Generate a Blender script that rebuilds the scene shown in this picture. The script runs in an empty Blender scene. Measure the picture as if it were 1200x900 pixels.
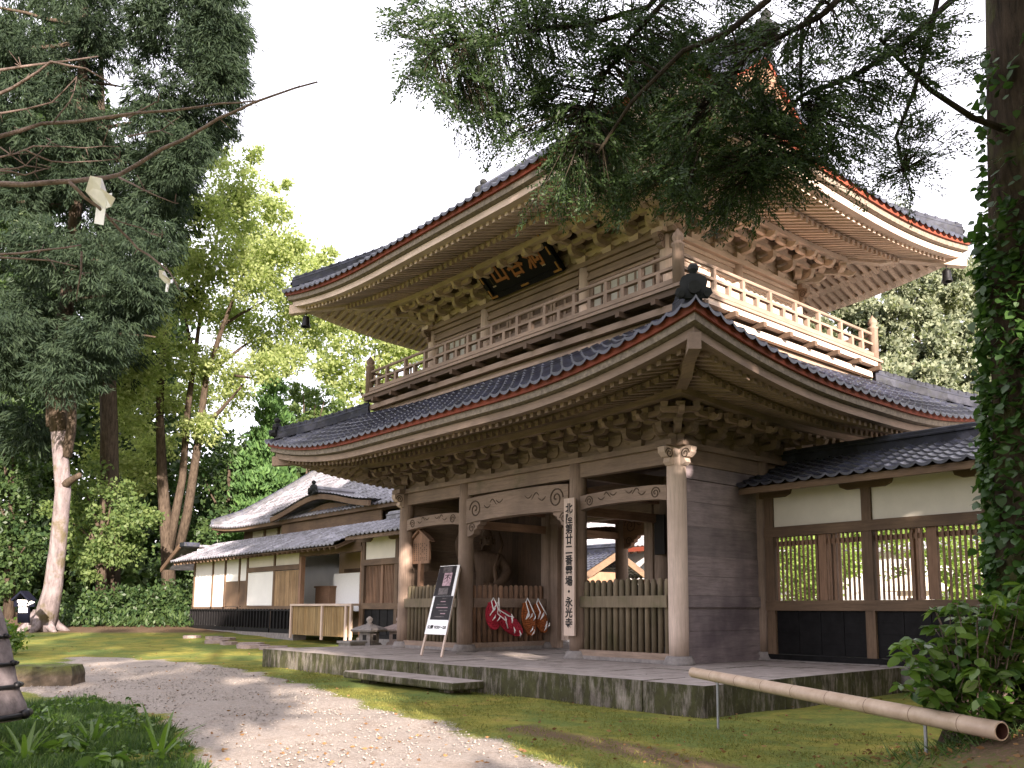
import bpy, math, random
import numpy as np
from mathutils import Matrix, Vector

random.seed(7)
rng = np.random.default_rng(7)
R = math.radians
S = bpy.context.scene
COL = S.collection

# ------------------------------------------------------------------ camera, sky, sun, exposure
CAM = np.array([9.9205, -11.6712, 0.9648])
YAW, PIT, ROLL = R(47.577), R(7.54), R(0.082)
FPX, PPX, PPY = 1015.64, 665.6, 578.24          # focal length and principal point for a 1200 x 900 frame
cd = bpy.data.cameras.new('camera')
cam = bpy.data.objects.new('camera', cd)
COL.objects.link(cam)
cam.location = CAM
cam.matrix_world = Matrix.Translation(Vector(CAM)) @ (Matrix.Rotation(YAW, 4, 'Z') @ Matrix.Rotation(R(90) + PIT, 4, 'X') @ Matrix.Rotation(ROLL, 4, 'Z'))
cd.sensor_width = 36
cd.lens = 36 * FPX / 1200
cd.shift_x = -(PPX - 600) / 1200
cd.shift_y = (PPY - 450) / 1200
cd.clip_start = 0.05
cd.clip_end = 3000
S.camera = cam

SUN_DIR = Vector((0.93, -0.37, math.tan(R(15)))).normalized()   # towards the sun
sun_el = math.asin(SUN_DIR.z)
sun_az = math.atan2(SUN_DIR.x, SUN_DIR.y)
W = bpy.data.worlds.new('World')
S.world = W
W.use_nodes = True
wn = W.node_tree.nodes
sky = wn.new('ShaderNodeTexSky')
sky.sky_type = 'NISHITA'
sky.sun_disc = False
sky.sun_elevation = sun_el
sky.sun_rotation = sun_az
sky.air_density = 1.0
sky.dust_density = 4.0
sky.ozone_density = 1.0
SKY_STRENGTH = 0.085
wn['Background'].inputs[1].default_value = SKY_STRENGTH
# thin bright cloud cover over the sky
mixw = wn.new('ShaderNodeMix'); mixw.data_type = 'RGBA'
mixw.inputs[0].default_value = 0.72
mixw.inputs[7].default_value = (7.8, 7.35, 7.95, 1)
W.node_tree.links.new(sky.outputs[0], mixw.inputs[6])
W.node_tree.links.new(mixw.outputs[2], wn['Background'].inputs[0])

sl = bpy.data.lights.new('sun', 'SUN')
sun = bpy.data.objects.new('sun', sl)
COL.objects.link(sun)
sl.energy = 5.0
sl.angle = R(0.6)
sl.color = (1.0, 0.85, 0.745)
sun.rotation_euler = SUN_DIR.to_track_quat('Z', 'Y').to_euler()
sun.location = (30, -30, 30)

S.view_settings.view_transform = 'Standard'
S.view_settings.look = 'None'
S.view_settings.exposure = 2.08
S.view_settings.gamma = 1.0
S.view_settings.use_curve_mapping = False
S.cycles.max_bounces = 6
S.cycles.diffuse_bounces = 4
S.cycles.transmission_bounces = 4
S.cycles.transparent_max_bounces = 6
S.cycles.caustics_reflective = False
S.cycles.caustics_refractive = False
S.cycles.use_denoising = True

_fw = np.array([-math.sin(YAW) * math.cos(PIT), math.cos(YAW) * math.cos(PIT), math.sin(PIT)])
_rt = np.array([math.cos(YAW), math.sin(YAW), 0])
_up = np.cross(_rt, _fw)
_R = _rt * math.cos(ROLL) + _up * math.sin(ROLL)
_U = -_rt * math.sin(ROLL) + _up * math.cos(ROLL)


def ray(x, y):
    return _fw + _R * (x - PPX) / FPX - _U * (y - PPY) / FPX


def atd(x, y, d):          # a place seen at (x, y) of the photograph, d metres away along the view
    return CAM + ray(x, y) * d


def at(x, y, ax, v):       # the same on a plane x, y or z = v
    i = 'xyz'.index(ax)
    r = ray(x, y)
    return CAM + r * (v - CAM[i]) / r[i]


# ------------------------------------------------------------------ materials
def mat(name, build):
    m = bpy.data.materials.new(name)
    m.use_nodes = True
    nt = m.node_tree
    b = nt.nodes['Principled BSDF']
    build(nt, b)
    return m


def nd(nt, t, **kw):
    n = nt.nodes.new(t)
    for k, v in kw.items():
        setattr(n, k, v)
    return n


def coords(nt, scale=(1, 1, 1), rot=(0, 0, 0)):
    tc = nd(nt, 'ShaderNodeTexCoord')
    mp = nd(nt, 'ShaderNodeMapping')
    mp.inputs['Scale'].default_value = scale
    mp.inputs['Rotation'].default_value = rot
    nt.links.new(tc.outputs['Object'], mp.inputs[0])
    return mp.outputs[0]


def noise(nt, vec, scale, detail=4, rough=0.6):
    n = nd(nt, 'ShaderNodeTexNoise')
    n.inputs['Scale'].default_value = scale
    n.inputs['Detail'].default_value = detail
    n.inputs['Roughness'].default_value = rough
    if vec is not None:
        nt.links.new(vec, n.inputs['Vector'])
    return n.outputs['Fac']


def ramp(nt, fac, stops):
    r = nd(nt, 'ShaderNodeValToRGB')
    e = r.color_ramp.elements
    while len(e) < len(stops):
        e.new(0.5)
    for i, (p, c) in enumerate(stops):
        e[i].position = p
        e[i].color = (c[0], c[1], c[2], 1)
    nt.links.new(fac, r.inputs[0])
    return r.outputs[0]


def mixc(nt, fac, a, b, mode='MIX'):
    m = nd(nt, 'ShaderNodeMix', data_type='RGBA', blend_type=mode)
    for sock, v in ((m.inputs[0], fac), (m.inputs[6], a), (m.inputs[7], b)):
        if hasattr(v, 'is_output'):
            nt.links.new(v, sock)
        elif isinstance(v, (int, float)):
            sock.default_value = v
        else:
            sock.default_value = (v[0], v[1], v[2], 1)
    return m.outputs[2]


def bump(nt, b, h, strength=0.3, dist=0.02):
    bp = nd(nt, 'ShaderNodeBump')
    bp.inputs['Strength'].default_value = strength
    bp.inputs['Distance'].default_value = dist
    nt.links.new(h, bp.inputs['Height'])
    nt.links.new(bp.outputs[0], b.inputs['Normal'])


def wood(name, c, axis='z', dark=0.5, stain=None, rough=0.75, moss=0.0):
    sc = {'x': (1.0, 14, 14), 'y': (14, 1.0, 14), 'z': (14, 14, 1.0)}[axis]

    def f(nt, b):
        v = coords(nt, sc)
        g = noise(nt, v, 1.6, 6, 0.65)
        big = noise(nt, coords(nt), 0.9, 4, 0.6)
        d = tuple(x * dark for x in c)
        l = tuple(min(1, x * 1.3) for x in c)
        col = ramp(nt, g, [(0.25, d), (0.5, c), (0.78, l)])
        fine = noise(nt, coords(nt, tuple(s * 4 for s in sc)), 1.5, 3, 0.7)
        col = mixc(nt, 0.25, col, ramp(nt, fine, [(0.35, d), (0.65, l)]))
        # old dry stains in broad patches
        sc2 = stain if stain else tuple(x * 0.55 for x in c)
        msk = ramp(nt, big, [(0.42, (0, 0, 0)), (0.66, (0.75, 0.75, 0.75))])
        col = mixc(nt, msk, col, sc2)
        if moss:
            mm = ramp(nt, noise(nt, coords(nt, (1, 1, 1)), 1.7, 5, 0.65), [(0.52, (0, 0, 0)), (0.72, (moss, moss, moss))])
            col = mixc(nt, mm, col, (0.07, 0.08, 0.025))
        pi = nd(nt, 'ShaderNodeNewGeometry').outputs['Random Per Island']
        col = mixc(nt, 1.0, col, ramp(nt, pi, [(0, (0.78, 0.78, 0.78)), (1, (1.15, 1.12, 1.1))]), 'MULTIPLY')
        nt.links.new(col, b.inputs['Base Color'])
        b.inputs['Roughness'].default_value = rough
        b.inputs['Specular IOR Level'].default_value = 0.25
        bump(nt, b, g, 0.35, 0.012)
    return mat(name, f)


def plain(name, c, rough=0.6, var=0.12, scale=6.0, spec=0.3, metal=0.0, bmp=0.15):
    def f(nt, b):
        n = noise(nt, coords(nt), scale, 5, 0.65)
        col = ramp(nt, n, [(0.25, tuple(x * (1 - var * 2) for x in c)), (0.75, tuple(min(1, x * (1 + var)) for x in c))])
        nt.links.new(col, b.inputs['Base Color'])
        b.inputs['Roughness'].default_value = rough
        b.inputs['Specular IOR Level'].default_value = spec
        b.inputs['Metallic'].default_value = metal
        if bmp:
            bump(nt, b, n, bmp, 0.01)
    return mat(name, f)


def tilemat(name, c=(0.026, 0.029, 0.045), rough=0.27, spec=0.5, mossy=.6):
    def f(nt, b):
        n = noise(nt, coords(nt), 1.1, 5, 0.7)
        n2 = noise(nt, coords(nt), 9, 3, 0.6)
        col = ramp(nt, n, [(0.3, tuple(x * 0.7 for x in c)), (0.55, c), (0.72, (c[0] * 1.7, c[1] * 1.7, c[2] * 1.55))])
        col = mixc(nt, ramp(nt, n2, [(0.5, (0, 0, 0)), (0.7, (mossy, mossy, mossy))]), col, (0.042, 0.045, 0.026))
        pi = nd(nt, 'ShaderNodeTexVoronoi'); pi.inputs['Scale'].default_value = 3.7
        nt.links.new(coords(nt), pi.inputs['Vector'])
        sp_ = nd(nt, 'ShaderNodeSeparateColor'); nt.links.new(pi.outputs['Color'], sp_.inputs[0])
        col = mixc(nt, 1.0, col, ramp(nt, sp_.outputs[0], [(0, (.6, .6, .6)), (1, (1.35, 1.35, 1.4))]), 'MULTIPLY')
        nt.links.new(col, b.inputs['Base Color'])
        nt.links.new(ramp(nt, n2, [(0.3, (rough, rough, rough)), (0.7, (rough + .25,) * 3)]), b.inputs['Roughness'])
        b.inputs['Specular IOR Level'].default_value = spec
        bump(nt, b, n2, 0.12, 0.01)
    return mat(name, f)


def leafmat(name, a, c, trans=0.45, rough=0.55, scale=0.5, spec=0.25):
    def f(nt, b):
        pi = nd(nt, 'ShaderNodeNewGeometry').outputs['Random Per Island']
        big = noise(nt, coords(nt), scale, 3, 0.6)
        m = nd(nt, 'ShaderNodeMath', operation='ADD')
        nt.links.new(pi, m.inputs[0]); nt.links.new(big, m.inputs[1])
        m2 = nd(nt, 'ShaderNodeMath', operation='MULTIPLY')
        nt.links.new(m.outputs[0], m2.inputs[0]); m2.inputs[1].default_value = 0.5
        col = ramp(nt, m2.outputs[0], [(0.2, a), (0.8, c)])
        nt.links.new(col, b.inputs['Base Color'])
        b.inputs['Roughness'].default_value = rough
        b.inputs['Specular IOR Level'].default_value = spec
        tr = nd(nt, 'ShaderNodeBsdfTranslucent')
        nt.links.new(mixc(nt, 1.0, col, (1.5, 1.6, 0.9), 'MULTIPLY'), tr.inputs[0])
        mx = nd(nt, 'ShaderNodeMixShader')
        mx.inputs[0].default_value = trans
        out = nt.nodes['Material Output']
        nt.links.new(b.outputs[0], mx.inputs[1]); nt.links.new(tr.outputs[0], mx.inputs[2])
        nt.links.new(mx.outputs[0], out.inputs[0])
    return mat(name, f)


def bark(name, a, c, scale=(6, 6, 1.2), patch=None):
    def f(nt, b):
        n = noise(nt, coords(nt, scale), 1.8, 7, 0.7)
        col = ramp(nt, n, [(0.3, a), (0.62, c)])
        if patch:
            p = noise(nt, coords(nt), 1.3, 5, 0.65)
            col = mixc(nt, ramp(nt, p, [(0.5, (0, 0, 0)), (0.62, (0.85, 0.85, 0.85))]), col, patch)
        nt.links.new(col, b.inputs['Base Color'])
        b.inputs['Roughness'].default_value = 0.9
        b.inputs['Specular IOR Level'].default_value = 0.1
        bump(nt, b, n, 0.8, 0.05)
    return mat(name, f)


WB = (0.262, 0.196, 0.152)
WOODS = {}
for ax in 'xyz':
    WOODS['old' + ax] = wood('weathered_wood_' + ax, WB, ax)
    WOODS['pale' + ax] = wood('pale_wood_' + ax, (0.56, 0.455, 0.385), ax, 0.66, (0.42, 0.33, 0.27))  # pale timber, raised further to put bounced eave light into the colour
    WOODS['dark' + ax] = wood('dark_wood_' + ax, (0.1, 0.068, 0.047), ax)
    WOODS['frame' + ax] = wood('frame_wood_' + ax, (0.155, 0.105, 0.068), ax, 0.5, (0.08, 0.055, 0.04))
    WOODS['red' + ax] = wood('reddish_wood_' + ax, (0.26, 0.16, 0.105), ax)
M_PLANK = wood('stained_planks', (0.25, 0.214, 0.222), 'y', 0.5, (0.085, 0.068, 0.082))
M_PICKET = wood('mossy_pickets', (0.185, 0.15, 0.10), 'z', 0.5, moss=0.55)
M_MOSSBEAM = wood('mossy_beam', WB, 'x', moss=0.5)
M_FASCIA = wood('red_fascia', (0.21, 0.05, 0.028), 'x', 0.6, (0.12, 0.035, 0.02), moss=0.1)
M_SHINGLE = plain('bark_shingle_edge', (0.21, 0.175, 0.14), 0.9, 0.3, 14)
M_TILE = tilemat('glazed_roof_tile')
M_TILE2 = tilemat('grey_roof_tile', (0.19, 0.188, 0.21), 0.4, .5, .2)
M_TILEW = tilemat('pale_wall_tile', (0.3, 0.29, 0.3), 0.5, .5, .2)
M_RIDGE = tilemat('ridge_tile', (0.03, 0.033, 0.045), 0.62, 0.22, .35)
M_ONI = plain('blackened_tile', (0.022, 0.024, 0.024), 0.65, 0.25, 8, .12)
M_PLASTER = plain('aged_plaster', (0.66, 0.62, 0.52), 0.85, 0.07, 1.4)
M_WHITE = plain('white_plaster', (0.78, 0.77, 0.74), 0.85, 0.05, 1.2)
M_BLACK = plain('black_boards', (0.009, 0.0085, 0.009), 0.6, 0.4, 5, 0.15)
M_LACQ = plain('black_lacquer', (0.004, 0.004, 0.007), 0.55, 0.2, 6, 0.15)
M_GOLD = plain('worn_gilding', (0.42, 0.22, 0.07), 0.45, 0.2, 14, 0.4, 0.5)
M_GLYPH = plain('faded_red_gilding', (0.36, 0.14, 0.06), 0.6, 0.2, 14, 0.4)
M_INK = plain('ink', (0.02, 0.018, 0.018), 0.8, 0.1, 10)
M_IRON = plain('dark_iron', (0.02, 0.02, 0.022), 0.45, 0.2, 10, 0.4, 0.6)
M_GALV = plain('galvanised_steel', (0.3, 0.31, 0.33), 0.45, 0.12, 30, 0.5, 0.7)
M_PAPER = plain('paper', (0.86, 0.86, 0.86), 0.8, 0.04, 20)
M_SCREEN = plain('paper_screen', (0.42, 0.41, 0.36), 0.85, 0.1, 3)
M_STONE = plain('grey_stone', (0.22, 0.2, 0.19), 0.9, 0.22, 9)
M_PINKSTONE = plain('pinkish_stone', (0.29, 0.23, 0.21), 0.9, 0.2, 9)
M_CARVE = plain('carved_groove', (0.085, 0.06, 0.043), 0.9, 0.15, 9)
M_STATUE = wood('statue_wood', (0.10, 0.065, 0.042), 'z', 0.5)


def f_platform(nt, b):
    tc = coords(nt)
    n = noise(nt, tc, 3.2, 7, 0.72)
    big = noise(nt, coords(nt, (4.5, 4.5, 1.1)), 1.5, 7, 0.75)
    col = ramp(nt, n, [(0.3, (0.19, 0.16, 0.145)), (0.7, (0.36, 0.32, 0.295))])
    geo = nd(nt, 'ShaderNodeNewGeometry')
    sep = nd(nt, 'ShaderNodeSeparateXYZ')
    nt.links.new(geo.outputs['Normal'], sep.inputs[0])
    side = nd(nt, 'ShaderNodeMath', operation='LESS_THAN')
    nt.links.new(sep.outputs[2], side.inputs[0]); side.inputs[1].default_value = 0.5
    moss = ramp(nt, big, [(0.34, (0.35, 0.35, 0.35)), (0.52, (0.97, 0.97, 0.97))])
    mm = nd(nt, 'ShaderNodeMath', operation='MULTIPLY')
    nt.links.new(moss, mm.inputs[0]); nt.links.new(side.outputs[0], mm.inputs[1])
    green = ramp(nt, n, [(0.3, (0.022, 0.02, 0.012)), (0.6, (0.05, 0.052, 0.018)), (0.8, (0.12, 0.10, 0.07))])
    col = mixc(nt, mm.outputs[0], col, green)
    nt.links.new(col, b.inputs['Base Color'])
    b.inputs['Roughness'].default_value = 0.92
    b.inputs['Specular IOR Level'].default_value = 0.15
    bump(nt, b, n, 0.6, 0.03)


M_PLAT = mat('mossy_granite', f_platform)


def f_ground(nt, b):
    att = nd(nt, 'ShaderNodeVertexColor', layer_name='zones')
    sep = nd(nt, 'ShaderNodeSeparateColor')
    nt.links.new(att.outputs['Color'], sep.inputs[0])
    tc = coords(nt)
    n1 = noise(nt, tc, 2.3, 6, 0.7)
    n2 = noise(nt, tc, 26, 5, 0.75)
    n3 = noise(nt, tc, 0.6, 4, 0.6)
    sp = noise(nt, tc, 90, 2, 0.7)
    moss = ramp(nt, n1, [(0.28, (0.10, 0.08, 0.03)), (0.42, (0.15, 0.165, 0.036)), (0.58, (0.25, 0.225, 0.05)), (0.75, (0.24, 0.16, 0.07))])
    moss = mixc(nt, ramp(nt, n3, [(0.42, (0, 0, 0)), (0.6, (0.8, 0.8, 0.8))]), moss, ramp(nt, n2, [(0.3, (0.06, 0.1, 0.028)), (0.7, (0.14, 0.19, 0.055))]))
    moss = mixc(nt, 0.45, moss, ramp(nt, n2, [(0.3, (0.35, 0.35, 0.35)), (0.7, (1.3, 1.3, 1.3))]), 'MULTIPLY')
    grav = ramp(nt, n2, [(0.25, (0.19, 0.165, 0.143)), (0.55, (0.35, 0.312, 0.275)), (0.8, (0.47, 0.425, 0.38))])
    grav = mixc(nt, 0.5, grav, ramp(nt, sp, [(0.3, (0.4, 0.38, 0.37)), (0.7, (1.25, 1.22, 1.2))]), 'MULTIPLY')
    grav = mixc(nt, ramp(nt, n1, [(0.5, (0, 0, 0)), (0.75, (0.55, 0.55, 0.55))]), grav, (0.17, 0.12, 0.085))
    dirt = ramp(nt, n2, [(0.3, (0.055, 0.038, 0.024)), (0.7, (0.17, 0.115, 0.075))])
    sand = ramp(nt, n2, [(0.3, (0.4, 0.37, 0.32)), (0.7, (0.56, 0.52, 0.47))])

    def edge(ch, amt=1.0):     # break the zone edge up with noise
        a = nd(nt, 'ShaderNodeMath', operation='ADD')
        s = nd(nt, 'ShaderNodeMath', operation='MULTIPLY_ADD')
        nt.links.new(n2, s.inputs[0]); s.inputs[1].default_value = amt; s.inputs[2].default_value = -amt * 0.5
        nt.links.new(ch, a.inputs[0]); nt.links.new(s.outputs[0], a.inputs[1])
        return ramp(nt, a.outputs[0], [(0.42, (0, 0, 0)), (0.58, (1, 1, 1))])
    col = mixc(nt, edge(sep.outputs[0]), moss, grav)
    col = mixc(nt, edge(sep.outputs[1], 0.9), col, dirt)
    col = mixc(nt, edge(sep.outputs[2]), col, sand)
    nt.links.new(col, b.inputs['Base Color'])
    b.inputs['Roughness'].default_value = 0.95
    b.inputs['Specular IOR Level'].default_value = 0.08
    bump(nt, b, n2, 0.7, 0.03)


M_GROUND = mat('ground_moss_and_gravel', f_ground)

L_CEDAR = leafmat('cedar_leaf', (0.010, 0.022, 0.013), (0.034, 0.055, 0.027), 0.25, 0.75)
L_MAPLE = leafmat('maple_leaf', (0.16, 0.21, 0.075), (0.38, 0.42, 0.2), 0.6, 0.6)  # light green leaf, paled further in place of haze and backlight
L_DARK = leafmat('evergreen_leaf', (0.02, 0.045, 0.018), (0.07, 0.11, 0.035), 0.35, 0.45)
L_CYP = leafmat('cypress_leaf', (0.045, 0.10, 0.035), (0.11, 0.2, 0.06), 0.35, 0.6)
L_HILL = leafmat('hazed_hillside_leaf', (0.09, 0.115, 0.075), (0.23, 0.25, 0.17), 0.3, 0.7)  # haze and sun on the slope put into this pale, greyed colour
L_FIR = leafmat('fir_needle', (0.014, 0.03, 0.012), (0.045, 0.075, 0.024), 0.35, 0.5)
L_IVY = leafmat('ivy_leaf', (0.022, 0.055, 0.014), (0.06, 0.12, 0.028), 0.3, 0.35, 2.0, 0.4)
L_SHRUB = leafmat('shrub_leaf', (0.035, 0.085, 0.018), (0.13, 0.21, 0.035), 0.4, 0.3, 3.0, 0.5)
L_GRASS = leafmat('grass_blade', (0.022, 0.055, 0.02), (0.10, 0.155, 0.045), 0.35, 0.5, 1.5)
L_MID = leafmat('midgreen_leaf', (0.05, 0.095, 0.028), (0.16, 0.21, 0.075), 0.5, 0.55)  # lightened to put distant haze and backlight into the leaf colour
L_YARD = leafmat('garden_leaf', (0.09, 0.15, 0.03), (0.22, 0.30, 0.07), 0.5, 0.5)
B_DARK = bark('dark_bark', (0.022, 0.016, 0.012), (0.085, 0.065, 0.048))
B_PALE = bark('pale_bark', (0.07, 0.057, 0.057), (0.2, 0.17, 0.172), (3, 3, 0.8), (0.09, 0.075, 0.04))
B_BIG = bark('fir_bark', (0.015, 0.012, 0.009), (0.065, 0.048, 0.034), (9, 9, 1.5), (0.07, 0.075, 0.025))
B_TWIG = bark('twig_bark', (0.10, 0.075, 0.065), (0.25, 0.19, 0.165), (8, 8, 8))


# ------------------------------------------------------------------ mesh helpers
class MB:
    def __init__(s):
        s.v = []; s.f = []

    def add(s, verts, faces):
        o = len(s.v)
        s.v += [tuple(map(float, p)) for p in verts]
        s.f += [tuple(i + o for i in f) for f in faces]
        return s

    def box(s, x0, x1, y0, y1, z0, z1):
        v = [(x, y, z) for x in (x0, x1) for y in (y0, y1) for z in (z0, z1)]
        return s.hexa(v)

    def hexa(s, v):        # 8 points ordered x,y,z binary
        return s.add(v, [(0, 1, 3, 2), (4, 6, 7, 5), (0, 4, 5, 1), (2, 3, 7, 6), (0, 2, 6, 4), (1, 5, 7, 3)])

    def bar(s, p0, p1, w, h, up=(0, 0, 1)):     # rectangular bar between two points, points on its centre line
        p0, p1, up = Vector(p0), Vector(p1), Vector(up)
        t = (p1 - p0).normalized()
        a = t.cross(up)
        if a.length < 1e-4:
            a = Vector((1, 0, 0))
        a.normalize()
        b = a.cross(t).normalized()
        v = []
        for p in (p0, p1):
            for i in (-1, 1):
                for j in (-1, 1):
                    v.append(p + a * i * w / 2 + b * j * h / 2)
        return s.hexa(v)

    def tube(s, pts, rad, n=8, cap=True):
        pts = [Vector(p) for p in pts]
        if not hasattr(rad, '__len__'):
            rad = [rad] * len(pts)
        rings = []
        a = None
        for i, p in enumerate(pts):
            t = (pts[min(i + 1, len(pts) - 1)] - pts[max(i - 1, 0)])
            t = t.normalized() if t.length > 1e-9 else Vector((0, 0, 1))
            if a is None:
                a = t.cross(Vector((0, 0, 1)))
                if a.length < 0.05:
                    a = t.cross(Vector((1, 0, 0)))
            a = (a - t * a.dot(t)).normalized()
            b = t.cross(a)
            rings.append([p + (a * math.cos(2 * math.pi * k / n) + b * math.sin(2 * math.pi * k / n)) * rad[i] for k in range(n)])
        v = [q for r in rings for q in r]
        f = []
        for i in range(len(pts) - 1):
            for k in range(n):
                f.append((i * n + k, i * n + (k + 1) % n, (i + 1) * n + (k + 1) % n, (i + 1) * n + k))
        if cap:
            f.append(tuple(range(n))[::-1]); f.append(tuple((len(pts) - 1) * n + k for k in range(n)))
        return s.add(v, f)

    def lathe(s, prof, c, n=16, axis='z'):
        cx, cy, cz = c
        v = []
        for r, z in prof:
            for k in range(n):
                a = 2 * math.pi * k / n
                v.append((cx + r * math.cos(a), cy + r * math.sin(a), cz + z))
        f = []
        for i in range(len(prof) - 1):
            for k in range(n):
                f.append((i * n + k, i * n + (k + 1) % n, (i + 1) * n + (k + 1) % n, (i + 1) * n + k))
        f.append(tuple(range(n))[::-1]); f.append(tuple((len(prof) - 1) * n + k for k in range(n)))
        return s.add(v, f)

    def prism(s, poly, o, u, w, d, th):     # polygon in the plane (u, w) at o, extruded th along d (centred)
        o, u, w, d = Vector(o), Vector(u), Vector(w), Vector(d)
        n = len(poly)
        v = [o + u * a + w * b - d * th / 2 for a, b in poly] + [o + u * a + w * b + d * th / 2 for a, b in poly]
        f = [tuple(range(n))[::-1], tuple(range(n, 2 * n))]
        f += [(i, (i + 1) % n, n + (i + 1) % n, n + i) for i in range(n)]
        return s.add(v, f)

    def sweep(s, prof, path, closed=True, cap=True):   # profile (lateral, vertical) along a path
        path = [Vector(p) for p in path]
        n = len(prof)
        v = []
        for i, p in enumerate(path):
            t = path[min(i + 1, len(path) - 1)] - path[max(i - 1, 0)]
            t.z = 0
            t.normalize()
            a = Vector((t.y, -t.x, 0))
            v += [p + a * x + Vector((0, 0, z)) for x, z in prof]
        f = []
        for i in range(len(path) - 1):
            for k in range(n if closed else n - 1):
                f.append((i * n + k, i * n + (k + 1) % n, (i + 1) * n + (k + 1) % n, (i + 1) * n + k))
        if cap:
            f.append(tuple(range(n))[::-1]); f.append(tuple((len(path) - 1) * n + k for k in range(n)))
        return s.add(v, f)

    def grid(s, rows):
        n = len(rows[0])
        v = [p for r in rows for p in r]
        f = [(i * n + k, i * n + k + 1, (i + 1) * n + k + 1, (i + 1) * n + k) for i in range(len(rows) - 1) for k in range(n - 1)]
        return s.add(v, f)

    def xform(s, m):
        s.v = [tuple(m @ Vector(p)) for p in s.v]
        return s

    def build(s, name, material, parent=None, smooth=False):
        me = bpy.data.meshes.new(name)
        me.from_pydata(s.v, [], s.f)
        me.update()
        return link(name, me, material, parent, smooth)


def link(name, me, material, parent=None, smooth=False):
    if material is not None:
        for m in (material if isinstance(material, (list, tuple)) else [material]):
            me.materials.append(m)
    if smooth:
        me.polygons.foreach_set('use_smooth', [True] * len(me.polygons))
    o = bpy.data.objects.new(name, me)
    COL.objects.link(o)
    if parent is not None:
        setparent(o, parent)
    return o


def wloc(o):
    m = Matrix.Identity(4)
    while o is not None:
        m = o.matrix_parent_inverse @ o.matrix_basis @ m if o.parent else o.matrix_basis @ m
        o = o.parent
    return m


def setparent(o, p):
    o.parent = p
    o.matrix_parent_inverse = wloc(p).inverted()


def empty(name, loc, label, cat, group=None):
    o = bpy.data.objects.new(name, None)
    COL.objects.link(o)
    o.location = loc
    o.empty_display_size = 0.2
    return tag(o, label, cat, group)


def tag(o, label=None, cat=None, group=None, kind=None):
    if label: o['label'] = label
    if cat: o['category'] = cat
    if group: o['group'] = group
    if kind: o['kind'] = kind
    return o


def copy_tree(o, parent=None):
    c = o.copy()
    COL.objects.link(c)
    if parent is not None:
        c.parent = parent
    for ch in [x for x in bpy.data.objects if x.parent == o]:
        copy_tree(ch, c)
    return c


def npmesh(name, V, F):
    me = bpy.data.meshes.new(name)
    V = np.ascontiguousarray(V, np.float32); F = np.ascontiguousarray(F, np.int32)
    me.vertices.add(len(V)); me.vertices.foreach_set('co', V.ravel())
    k = F.shape[1]
    me.loops.add(F.size); me.loops.foreach_set('vertex_index', F.ravel())
    me.polygons.add(len(F))
    me.polygons.foreach_set('loop_start', np.arange(0, F.size, k, dtype=np.int32))
    me.polygons.foreach_set('loop_total', np.full(len(F), k, np.int32))
    me.update(calc_edges=True)
    return me


def unit(a):
    return a / np.maximum(np.linalg.norm(a, axis=1, keepdims=True), 1e-9)


def leaf_quads(P, D, Lh, Wd, fold=0.15):
    """pointed leaves: P base points, D directions, Lh lengths, Wd widths"""
    n = len(P)
    D = unit(D)
    A = unit(np.cross(D, unit(rng.normal(size=(n, 3)))))
    Nn = np.cross(D, A)
    Lh = np.asarray(Lh).reshape(-1, 1) * np.ones((n, 1)); Wd = np.asarray(Wd).reshape(-1, 1) * np.ones((n, 1))
    m = P + D * Lh * 0.45
    V = np.stack([P, m + A * Wd / 2 + Nn * Wd * fold, P + D * Lh, m - A * Wd / 2 + Nn * Wd * fold], 1).reshape(-1, 3)
    F = np.arange(4 * n).reshape(n, 4)
    return V, F


def crown_points(blobs, per_clump=40, clump_r=0.16, shell=0.55):
    """blobs: (x, y, z, rx, ry, rz, n). Leaves gather in clumps that sit mostly near the outside of each blob."""
    out = []; outn = []
    for (x, y, z, rx, ry, rz, n) in blobs:
        c = np.array([x, y, z]); r = np.array([rx, ry, rz])
        k = max(3, int(n / per_clump))
        d = unit(rng.normal(size=(k, 3)))
        rad = shell + (1 - shell) * rng.random((k, 1)) ** 0.7
        rad *= 0.82 + 0.3 * rng.random((k, 1))
        cc = c + d * rad * r
        idx = rng.integers(0, k, n)
        sz = (0.6 + 0.9 * rng.random((k, 1)))[idx]
        p = cc[idx] + rng.normal(size=(n, 3)) * clump_r * r.mean() * sz * np.array([1, 1, 0.6])
        out.append(p); outn.append(d[idx])
    return np.concatenate(out), np.concatenate(outn)


def crown(name, blobs, leaf, material, parent, droop=0.0, ratio=0.6, per_clump=40, clump_r=0.16, shell=0.55):
    P, N = crown_points(blobs, per_clump, clump_r, shell)
    n = len(P)
    D = rng.normal(size=(n, 3)) + N * 0.7 + np.array([0, 0, -droop])
    L = leaf * (0.6 + 0.8 * rng.random(n))
    V, F = leaf_quads(P, D, L, L * ratio)
    return link(name, npmesh(name, V, F), material, parent)


def px_blobs(lst):
    out = []
    for (x, y, d, r, n) in lst:
        p = atd(x, y, d); m = r * d / FPX
        out.append((p[0], p[1], p[2], m, m, m * 0.85, n))
    return out


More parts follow.
